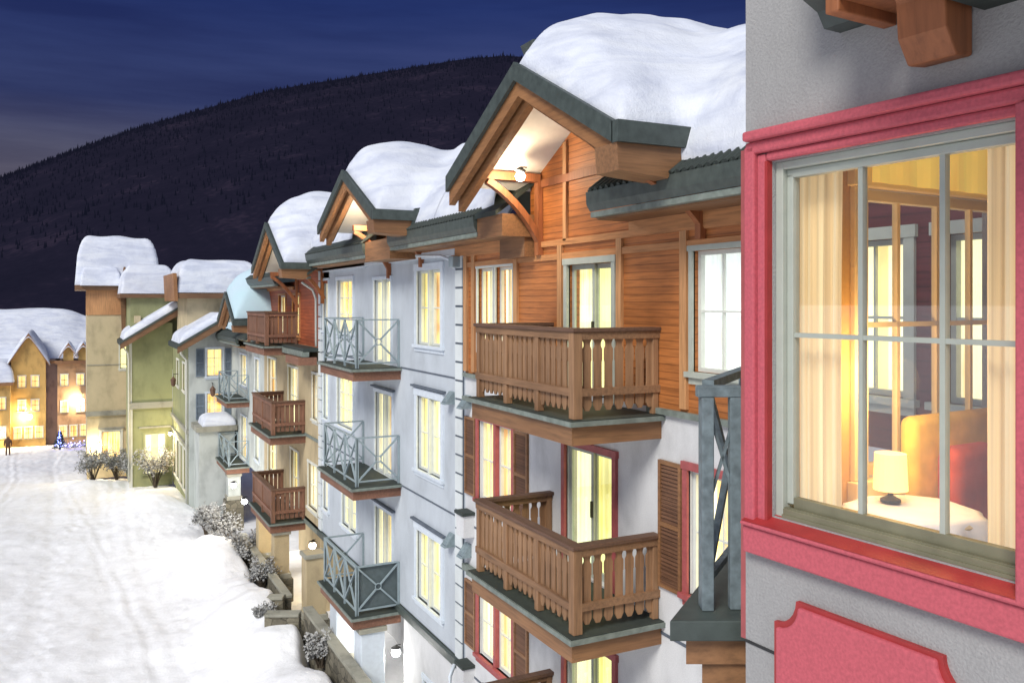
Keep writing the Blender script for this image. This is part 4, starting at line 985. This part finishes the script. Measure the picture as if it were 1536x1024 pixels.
def drape(name,label,cat,fr,u0,u1,n,z0,z1,mat,amp=.02,dens=40,grp=None,gather=0.):
    m=MB(); k=int((u1-u0)*dens)+8; rows=8
    P=[]
    for r in range(rows+1):
        t=r/rows; row=[]
        for i in range(k+1):
            s=i/k; u=u0+(u1-u0)*s; 
            u=u+(u0-u)*gather*math.sin(t*math.pi)*.5
            row.append(fr(u,n+amp*math.sin(i*1.35+.4*math.sin(t*3))+amp*.5*math.sin(i*.5+t),z0+(z1-z0)*t))
        P.append(row)
    for r in range(rows):
        for i in range(k): m.poly([P[r][i],P[r][i+1],P[r+1][i+1],P[r+1][i]])
    o=m.build(name,M[mat],None,smooth=True,recalc=False); return tag(o,label,cat,grp)
drape('sheer_curtain','cream sheer curtain hanging at the left side of the near window','curtain',nf,.143,.37,-.18,-1.55,.75,'sheer',.012,70,gather=.1)
drape('sheer_curtain','cream sheer curtain hanging at the right side of the near window','curtain',nf,1.0,1.55,-.20,-1.55,.75,'sheer',.018,60)
drape('valance','golden gathered valance above the inner side window','valance',ss,.55,2.15,.10,.56,.98,'gold_lit',.008,18)
drape('gold_drape','mustard yellow drape hanging beside the inner side window','curtain',ss,1.86,2.15,.10,-1.4,.6,'gold',.02,50)
# table with cloth, lamp, armchair, cushion
tc=nf(.46,-.54,0)
T=thing('round_table',(tc.x,tc.y,-1.62),'small round table with slanting dark legs behind the near window','table')
MB().lathe((tc.x,tc.y,-.955),[(.02,0),(.27,0),(.28,.012),(.27,.03),(.02,.03)],32).build('tabletop',M['creamframe'],T)
for a in (0.4,2.5,4.6): MB().bar((tc.x+.08*math.cos(a),tc.y+.08*math.sin(a),-.957),(tc.x+.26*math.cos(a),tc.y+.26*math.sin(a),-1.615),.025).build('leg',M['black'],T)
m=MB(); n=48; k0=len(m.v); m.v.append((tc.x,tc.y,-.915))
rings=[]
for (r,z,am) in ((.13,-.912,.003),(.25,-.913,.006),(.285,-.925,.010),(.30,-.98,.022),(.305,-1.04,.03)):
    ring=[]
    for j in range(n):
        a=2*math.pi*j/n; rr=r+am*math.sin(a*9)+am*.5*math.sin(a*5+1); ring.append(len(m.v)); m.v.append((tc.x+rr*math.cos(a),tc.y+rr*math.sin(a),z+(.03*math.sin(a*4) if r>.37 else .003*math.sin(a*3))))
    rings.append(ring)
for j in range(n): m.f.append((k0,rings[0][j],rings[0][(j+1)%n]))
for a,b in zip(rings,rings[1:]):
    for j in range(n): m.f.append((a[j],b[j],b[(j+1)%n],a[(j+1)%n]))
tag(m.build('tablecloth',M['cloth'],None,smooth=True),'white rumpled cloth draped over the small round table','tablecloth')
lc=nf(.36,-.52,0)
T=thing('table_lamp',(lc.x,lc.y,-.905),'glowing shaded lamp standing on the white tablecloth','lamp')
MB().lathe((lc.x,lc.y,-.905),[(.045,0),(.045,.012),(.012,.03),(.012,.09)],16).build('lamp_base',M['black'],T)
MB().lathe((lc.x,lc.y,-.85),[(.075,0),(.068,.165),(.045,.165)],20).build('lamp_shade',M['shade'],T,smooth=False)
l=bpy.data.lights.new('lamp_light','POINT'); l.energy=24; l.color=(1,.62,.25); l.shadow_soft_size=.12
lo=bpy.data.objects.new('lamp_light',l); COL.objects.link(lo); lo.parent=T; lo.location=(0,0,.55); 
T=thing('armchair',tuple(nf(.55,-1.6,-1.62)),'gold upholstered armchair standing beside the inner side window','armchair')
def cushbox(fr,u0,u1,n0,n1,z0,z1,name,mat,par,bev=.05):
    o=MB().box(fr,u0,u1,n0,n1,z0,z1).build(name,M[mat],par); b=o.modifiers.new('b','BEVEL'); b.width=bev; b.segments=4
    for p in o.data.polygons: p.use_smooth=True
    return o
cushbox(nf,.15,.25,-1.62,-.86,-1.5,-.56,'backrest','gold',T); cushbox(nf,.255,.8,-1.50,-.96,-1.5,-1.18,'seat','gold',T)
cushbox(nf,.255,.8,-.955,-.855,-1.5,-1.02,'armrest','gold',T); cushbox(nf,.255,.8,-1.62,-1.51,-1.5,-.98,'armrest','gold',T)
for (a,b) in ((.2,-.9),(.75,-.9),(.2,-1.57),(.75,-1.57)): MB().box(nf,a-.02,a+.02,b-.02,b+.02,-1.618,-1.5).build('leg',M['black'],T)
o=cushbox(nf,.26,.40,-1.36,-.98,-1.14,-.70,'cushion','redcloth',None,.08); tag(o,'plump red cushion with fringe leaning in the gold armchair','cushion')

# ================================================================== STREET AND GROUND
def gz(X,Y):
    base=np.where(Y<52,-10.45,-10.45-(Y-52)*.078)
    base=np.where(Y>100,-10.45-48*.078,base)
    bank=1.42*np.where(X>5.1,1.,np.exp(-((X-5.1)/1.5)**2))*(1/(1+np.exp((Y-37)/1.5)))*np.where(Y>30,.85,1.)*(.80+.16*np.sin(Y*.75+.3)+.06*np.sin(Y*2.1))
    bank+=.55*np.exp(-((X-4.6)/1.2)**2)*np.exp(-((Y-36)/3)**2)
    bank+=.7*np.exp(-((X-3.6)/1.5)**2)*np.exp(-((Y-47)/4)**2)
    bank+=.9*np.exp(-((X+7.5)/3.0)**2)*np.exp(-((Y-34)/12)**2)
    bank+=.45*np.exp(-((X-.8)/1.2)**2)*np.exp(-((Y-56)/3)**2)
    n=.20*fnoise(X,Y,40,.5)+.10*fnoise(X,Y,41,1.5)+.05*fnoise(X,Y*.6,44,4.0)+.025*fnoise(X,Y,45,9.0)
    n+=.05*np.abs(fnoise(X,Y,46,2.6))
    rut=-.05*np.exp(-((X+1.2+.3*np.sin(Y*.1))/.35)**2)-.05*np.exp(-((X-.9+.3*np.sin(Y*.1))/.35)**2)
    z=base+bank+n+rut
    for (x0,a,f_,ph,dp) in ((-4.2,.5,.13,0.,.05),(-3.7,.5,.13,0.,.05),(2.2,.7,.09,1.,.06),(2.9,.7,.09,1.,.06),(-6.4,1.2,.07,2.,.05),(.2,1.6,.06,.4,.04),(.65,1.6,.06,.4,.04)):
        xc=x0+a*np.sin(Y*f_+ph)+.05*np.sin(Y*1.3+ph); dp=dp*.42; z=z-dp*np.exp(-((X-xc)/.13)**2)+dp*.5*np.exp(-((np.abs(X-xc)-.26)/.10)**2)
    if z.size>20000:
        rs=np.random.RandomState(2)
        for (xa,xb,ph) in ((3.4,2.6,0.),(-2.4,1.4,2.),(-.6,-5.5,1.)):
            yy=15.; k_=0
            while yy<60:
                q=(yy-15)/45; xc=xa+(xb-xa)*q+.4*math.sin(yy*.22+ph)+(.12 if k_%2 else -.12)+rs.uniform(-.05,.05)
                i0,i1=np.searchsorted(X[:,0],[xc-.4,xc+.4]); j0,j1=np.searchsorted(Y[0],[yy-.45,yy+.45])
                sx,sy=X[i0:i1,j0:j1],Y[i0:i1,j0:j1]; z[i0:i1,j0:j1]-=.05*np.exp(-((sx-xc)/.12)**2-((sy-yy)/.18)**2)
                yy+=rs.uniform(.5,.7); k_+=1
    # falls away at the planter line
    return z-1.0*(1/(1+np.exp(-(X-5.68+.12*np.sin(Y*1.7))/.07)))*(Y<37)-.6*(1/(1+np.exp(-(X-5.6)/.2)))*(Y>=37)
def grid_mesh(name,xs,ys,fn,mat):
    X,Y=np.meshgrid(xs,ys,indexing='ij'); Z=fn(X,Y)
    v=np.stack([X.ravel(),Y.ravel(),Z.ravel()],1); nx,ny=X.shape
    i=np.arange(nx-1)[:,None]*ny+np.arange(ny-1)[None,:]; f=np.stack([i,i+ny,i+ny+1,i+1],-1).reshape(-1,4)
    me=bpy.data.meshes.new(name); me.from_pydata(v.tolist(),[],f.tolist())
    for p in me.polygons: p.use_smooth=True
    me.materials.append(mat); o=bpy.data.objects.new(name,me); COL.objects.link(o); return o
xs=np.concatenate([np.arange(-60,-14,1.5),np.arange(-14,-8,.2),np.arange(-8,3,.10),np.arange(3,6.6,.07),np.arange(6.6,12,.6)])
ys=np.concatenate([np.arange(-12,14,1.),np.arange(14,48,.12),np.arange(48,104,.4),np.arange(104,130,3.)])
tag(grid_mesh('street_snow',xs,ys,gz,M['snowg']),kind='structure')
gx=np.concatenate([np.linspace(-3500,-80,14),np.linspace(-60,60,9),np.linspace(80,3500,14)])
tag(grid_mesh('ground',gx,gx,lambda X,Y: -15.0+0*X,M['snowg']),kind='structure')

# frosted shrubs
def shrub(x,y,z,h,label,seed,tw=150,lean=0.):
    rnd=random.Random(seed); t=thing('frosted_shrub',(x,y,z),label,'shrub','frosted shrubs by the house fronts')
    m=MB(); lf=MB(); tips=[]
    for i in range(26):
        a=rnd.uniform(0,6.28); r=rnd.uniform(.2,.55)*h; p0=Vector((x+rnd.uniform(-.08,.08),y+rnd.uniform(-.08,.08),z)); 
        p2=Vector((x+math.cos(a)*r,y+math.sin(a)*r,z+h*rnd.uniform(.5,1.05))); p1=(p0+p2)/2+Vector((0,0,h*.12))
        m.tube([p0,p1,p2],[.022,.013,.005],5)
        for k in range(5):
            q=p1.lerp(p2,rnd.random()); e=q+Vector((rnd.uniform(-1,1),rnd.uniform(-1,1),rnd.uniform(-.1,1)))*h*.18; m.tube([q,e],[.009,.003],4); tips+= [q,e,(q+e)/2]
    for p in tips:
        for k in range(3):
            q=p+Vector((rnd.gauss(0,.05),rnd.gauss(0,.05),rnd.gauss(0,.05)))*h; s=rnd.uniform(.02,.05)*h**.5
            a=Vector((rnd.uniform(-1,1),rnd.uniform(-1,1),rnd.uniform(-1,1))).normalized(); b=a.orthogonal().normalized()
            lf.poly([q-a*s-b*s*.5,q+a*s-b*s*.5,q+a*s+b*s*.6,q-a*s+b*s*.6])
    m.build('branches',M['bark'],t,recalc=False); lf.build('frosted_leaves',M['foliage'],t,recalc=False)
shrub(5.5,38.0,-10.3,1.5,'tall frosted bush below the lower starry lamp',1)
shrub(5.3,36.0,-10.2,1.0,'low frosted bush at the foot of the brown balcony columns',2)
shrub(5.2,40.2,-10.3,1.3,'frosted bush in front of the grey townhouse arcade',3)
shrub(1.0,58.2,-10.9,2.0,'large frosted bush in front of the cream tower house',5)
shrub(2.3,58.4,-10.9,1.8,'brown frosted bush beside the cream tower entrance',6)
shrub(3.1,57.0,-10.8,1.5,'frosted bush at the corner between cream and olive houses',7)
shrub(4.1,53.0,-10.5,2.2,'bare frosted tree before the arched window of the olive house',8)
shrub(5.0,26.3,-9.6,.6,'dry frosted twigs beside the half-buried cross wall',9)
shrub(5.72,33.6,-9.9,1.2,'dark frosted bush behind the snowbank below the lower brown balcony',10)
shrub(5.7,30.2,-9.8,1.0,'scrubby frosted bush between snowbank and low wall of the beige townhouse',12)
shrub(5.72,22.4,-9.5,.8,'small frosted bush in the gap before the blue townhouse wall',14)
def lantern(x,y,z,label,nx=-1,ny=0):
    t=thing('wall_lantern',(x,y,z),label,'lantern','unlit lanterns on the grey townhouse')
    MB().lathe((x,y,z),[(.02,0),(.10,.06),(.14,.34),(.16,.36),(.05,.50),(.02,.55)],8).build('housing',M['rail_dark'],t)
    MB().tube([(x,y,z+.55),(x,y,z+.68),(x-nx*.28,y-ny*.28,z+.68)],.02,6).build('bracket',M['black'],t)
lantern(4.8,50.5,-4.6,'dark hanging lantern on the olive side wall of the grey townhouse wing',-1,0)
lantern(6.2,45.7,-4.75,'dark lantern between the shuttered windows of the grey townhouse',0,-1)
MB().tube([(4.6,45.6,-2.25),(4.75,46.0,-2.6),(5.0,46.1,-2.9),(5.0,46.1,-10.2)],.06,8).build('downpipe',M['cream'],H4,smooth=True)
MB().tube([(2.4,53.5,-2.5),(2.7,53.85,-2.9),(2.75,53.9,-3.3),(2.75,53.9,-10.2)],.05,8).build('downpipe',M['cream'],H6,smooth=True)
MB().tube([(6.6,28.3,.65),(6.95,28.25,.4),(7.05,28.22,.1),(7.05,28.2,-1.45)],.04,8).build('downpipe',M['cream'],H3,smooth=True)
# tiny pedestrian at the far end
def person(x,y,z,label):
    t=thing('person',(x,y,z),label,'person')
    me=bpy.data.meshes.new('body'); 
    vs=[(0,0,.92),(0,0,1.2),(0,0,1.42),(0,0,1.52),(0,0,1.68),(-.1,0,.88),(-.12,.06,.48),(-.12,.02,.04),(.1,0,.88),(.12,-.06,.48),(.12,-.1,.04),(-.2,0,1.40),(-.26,.02,1.12),(-.24,-.1,.9),(.2,0,1.40),(.26,.02,1.12),(.24,-.1,.9)]
    es=[(0,1),(1,2),(2,3),(3,4),(0,5),(5,6),(6,7),(0,8),(8,9),(9,10),(2,11),(11,12),(12,13),(2,14),(14,15),(15,16)]
    me.from_pydata([(a,b,c) for a,b,c in vs],es,[]); o=bpy.data.objects.new('body',me); COL.objects.link(o); o.parent=t
    o.modifiers.new('s','SKIN'); rr=[.17,.17,.16,.06,.11,.1,.075,.06,.1,.075,.06,.08,.06,.05,.08,.06,.05]
    for i,sv in enumerate(me.skin_vertices[0].data): sv.radius=(rr[i],rr[i]); sv.use_root=(i==0)
    o.modifiers.new('ss','SUBSURF').levels=1; me.materials.append(paint('dark_clothes',(.10,.05,.03),.9))
person(-5.0,84,-12.95,'small figure in dark winter clothes walking at the far left end of the street')
# blue lit little tree / lights
T=thing('lit_tree',(-1.2,88,-13.3),'small conifer wrapped in blue fairy lights in the far plaza','tree')
MB().tube([(-1.2,88,-13.3),(-1.2,88,-12.0)],[.1,.04],6).build('trunk',M['bark'],T)
m=MB(); lt=MB(); rnd=random.Random(5)
for i in range(420):
    h=rnd.random(); r=(1-h)*.55*math.sqrt(rnd.random()); a=rnd.uniform(0,6.28); q=Vector((-1.2+r*math.cos(a),88+r*math.sin(a),-13.1+h*1.5)); s=.09
    d=Vector((math.cos(a),math.sin(a),-.4)).normalized(); e=d.orthogonal().normalized(); m.poly([q-e*s,q+d*s*2,q+e*s])
    if i%6==0: lt.lathe((q.x,q.y,q.z),[(.001,-.04),(.05,0),(.001,.04)],6)
m.build('crown',paint('dark_needles',(.03,.05,.05),.9),T,recalc=False); lt.build('fairy_lights',emit('blue_bulbs',(.25,.3,1),12),T)

T=thing('lit_hedge',(.4,87,-13.2),'low snowy hedge strung with violet blue fairy lights in the far plaza','hedge')
m=MB(); lt=MB()
for i in range(700):
    u=rnd.uniform(-1.3,1.4); q=Vector((.4+u,87+rnd.gauss(0,.22),-13.0+abs(rnd.gauss(0,.22)))); d=Vector((rnd.uniform(-1,1),rnd.uniform(-1,1),rnd.uniform(-.2,1))).normalized(); e=d.orthogonal().normalized(); s_=.07
    m.poly([q-e*s_,q+d*s_*2,q+e*s_])
    if i%9==0: lt.lathe((q.x,q.y,q.z+.05),[(.001,-.04),(.05,0),(.001,.04)],6)
m.build('leaves',M['foliage'],T,recalc=False); lt.build('fairy_lights',emit('violet_bulbs',(.4,.35,1),10),T)
# ================================================================== MOUNTAIN
az=R(26.776); prof=[(-700,450),(-420,400),(-200,330),(0,265),(100,228),(200,193),(300,165),(400,137),(500,120),(600,104),(700,88),(760,84),(830,90),(950,120),(1150,190),(1500,300),(2100,430)]
px=[p[0] for p in prof]; pyy=[453-p[1] for p in prof]
xsn=np.arange(-700,2100,7.)
tilt=np.interp(xsn,px,pyy)/1300.
v=[];fcs=[];rowsn=60
K=np.arange(rowsn+1)/rowsn
ridge_pts=[]
for i,xp in enumerate(xsn):
    t=(xp-768)/1300.; dx=t*math.cos(az)+math.sin(az); dy=math.cos(az)-t*math.sin(az)
    for kk,k in enumerate(K):
        D=420+1080*k
        rough=4*math.sin(i*.021+kk*.25)+2*math.sin(i*.053-kk*.31)+.8*math.sin(i*1.3+kk*1.1)
        z=-15+(tilt[i]*1500+15)*(k**1.12)*(1-.0*k)+rough*min(1,k*3)*(.35 if k>.9 else 1)
        v.append((dx*D,dy*D,z))
    D=1900; v.append((dx*D,dy*D,-20))
rn=rowsn+2
for i in range(len(xsn)-1):
    for k in range(rn-1): a=i*rn+k; fcs.append((a,a+rn,a+rn+1,a+1))
me=bpy.data.meshes.new('mountain'); me.from_pydata(v,[],fcs)
for p in me.polygons: p.use_smooth=True
m_,nt,b,o_=new_mat('forest_slope'); L=nt.links
n1=N_(nt,'ShaderNodeTexNoise',Scale=.012,Detail=8.0,Roughness=.6); L.new(coords(nt),n1.inputs['Vector'])
n2=N_(nt,'ShaderNodeTexNoise',Scale=.16,Detail=4.0); L.new(coords(nt,(1,1,.35)),n2.inputs['Vector'])
ad=N_(nt,'ShaderNodeMath',operation='MULTIPLY_ADD'); L.new(n2.outputs[0],ad.inputs[0]); ad.inputs[1].default_value=.55; L.new(n1.outputs[0],ad.inputs[2])
L.new(ramp(nt,ad.outputs[0],[(.5,(.0030,.003,.005)),(.85,(.007,.006,.010)),(1.05,(.018,.013,.02))]),b.inputs['Base Color']); b.inputs['Roughness'].default_value=1
b.inputs['Specular IOR Level'].default_value=0
b.inputs['Emission Color'].default_value=(.36,.36,.85,1); b.inputs['Emission Strength'].default_value=.021  # faint blue emission paints distance haze over the slope
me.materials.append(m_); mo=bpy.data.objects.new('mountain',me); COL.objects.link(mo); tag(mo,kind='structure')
FM=paint('dark_forest',(.0025,.0025,.004),1.,sc=.02,var=.5); fb=[q for q in FM.node_tree.nodes if q.type=='BSDF_PRINCIPLED'][0]; fb.inputs['Emission Color'].default_value=(.36,.40,.92,1); fb.inputs['Emission Strength'].default_value=.017; fb.inputs['Specular IOR Level'].default_value=0  # conifers get painted haze too, as weak blue emission
# forest on the slope and along the ridge: conifers too many to count
rnd=random.Random(11); m=MB()
for i in range(9000):
    xi=rnd.uniform(0,230); i0=int(xi); k=1-rnd.random()**2*.75 if i%3 else rnd.uniform(.93,1.0)
    kk=min(rowsn-1,int(k*rowsn)); p=Vector(v[i0*rn+kk]); q=Vector(v[i0*rn+kk+1]); r=Vector(v[(i0+1)*rn+kk])
    c=p.lerp(q,k*rowsn-kk if kk<rowsn-1 else rnd.random())+(r-p)*(xi-i0)
    h=rnd.uniform(3.5,7)*(1.5 if rnd.random()<.05 else 1); w=h*.2; a=rnd.uniform(0,2); kx=len(m.v)
    for j in range(4): m.v.append((c.x+w*math.cos(a+j*1.57),c.y+w*math.sin(a+j*1.57),c.z-1))
    m.v.append((c.x,c.y,c.z+h)); 
    for j in range(4): m.f.append((kx+j,kx+(j+1)%4,kx+4))
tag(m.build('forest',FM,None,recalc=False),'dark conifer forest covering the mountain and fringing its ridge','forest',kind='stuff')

# ================================================================== WORLD, SUN, CAMERA
w=bpy.data.worlds.new('World'); SC.world=w; w.use_nodes=True; nt=w.node_tree; nt.nodes.clear(); L=nt.links
out=nt.nodes.new('ShaderNodeOutputWorld'); bg=nt.nodes.new('ShaderNodeBackground'); L.new(bg.outputs[0],out.inputs[0])
tc_=nt.nodes.new('ShaderNodeTexCoord'); sp=nt.nodes.new('ShaderNodeSeparateXYZ'); L.new(tc_.outputs['Generated'],sp.inputs[0])
col=ramp(nt,sp.outputs[2],[(0.,(.085,.07,.085)),(.10,(.13,.115,.14)),(.15,(.085,.085,.13)),(.21,(.030,.042,.12)),(.32,(.014,.027,.115)),(.6,(.012,.02,.09)),(1.,(.02,.03,.09))])
mp=nt.nodes.new('ShaderNodeMapping'); mp.inputs['Scale'].default_value=(1.6,1.6,16); mp.inputs['Rotation'].default_value=(.05,.06,0); L.new(tc_.outputs['Generated'],mp.inputs[0])
cn=N_(nt,'ShaderNodeTexNoise',Scale=1.5,Detail=7.0,Roughness=.55); L.new(mp.outputs[0],cn.inputs['Vector'])
cl=ramp(nt,cn.outputs[0],[(.35,(.5,.5,.62)),(.55,(.95,.95,.95)),(.75,(1.5,1.35,1.2))])
mx=N_(nt,'ShaderNodeMix',data_type='RGBA',blend_type='MULTIPLY'); mx.inputs[0].default_value=.75; L.new(col,mx.inputs[6]); L.new(cl,mx.inputs[7])
# added sky glow behind the viewer, out of view, lifts the ambient light
vd=N_(nt,'ShaderNodeVectorMath',operation='DOT_PRODUCT'); L.new(tc_.outputs['Generated'],vd.inputs[0]); vd.inputs[1].default_value=(-.62,-.70,.35)
mr=N_(nt,'ShaderNodeMapRange'); L.new(vd.outputs['Value'],mr.inputs[0]); mr.inputs[1].default_value=.05; mr.inputs[2].default_value=1.; mr.inputs[3].default_value=0; mr.inputs[4].default_value=1
gl=ramp(nt,mr.outputs[0],[(0,(0,0,0)),(1,(.42,.47,.55))])
ad=N_(nt,'ShaderNodeMix',data_type='RGBA',blend_type='ADD'); ad.inputs[0].default_value=1; L.new(mx.outputs[2],ad.inputs[6]); L.new(gl,ad.inputs[7])
sky=nt.nodes.new('ShaderNodeTexSky'); sky.sky_type='NISHITA'; sky.sun_disc=False; sky.sun_elevation=R(1.0); sky.sun_rotation=R(225); 
sv=N_(nt,'ShaderNodeMix',data_type='RGBA',blend_type='ADD'); sv.inputs[0].default_value=.0015; L.new(ad.outputs[2],sv.inputs[6]); L.new(sky.outputs[0],sv.inputs[7])
L.new(sv.outputs[2],bg.inputs[0]); bg.inputs[1].default_value=1.25
s=bpy.data.lights.new('sun','SUN'); s.energy=3.1; s.angle=R(22); s.color=(1,.965,.90)
so=bpy.data.objects.new('sun',s); COL.objects.link(so); so.rotation_euler=Vector((.70,.50,-.74)).to_track_quat('-Z','Y').to_euler()
cam=bpy.data.cameras.new('camera'); co=bpy.data.objects.new('camera',cam); COL.objects.link(co)
co.location=(0,0,0); co.rotation_euler=(R(90),0,-az); cam.lens=1300/1536*36; cam.sensor_width=36; cam.shift_y=-(512-453)/1536
cam.clip_start=.05; cam.clip_end=6000; SC.camera=co
SC.view_settings.view_transform='Standard'; SC.view_settings.look='None'; SC.view_settings.exposure=0; SC.view_settings.gamma=1
SC.cycles.use_denoising=True; SC.cycles.max_bounces=6; SC.cycles.transparent_max_bounces=12; SC.cycles.sample_clamp_indirect=6
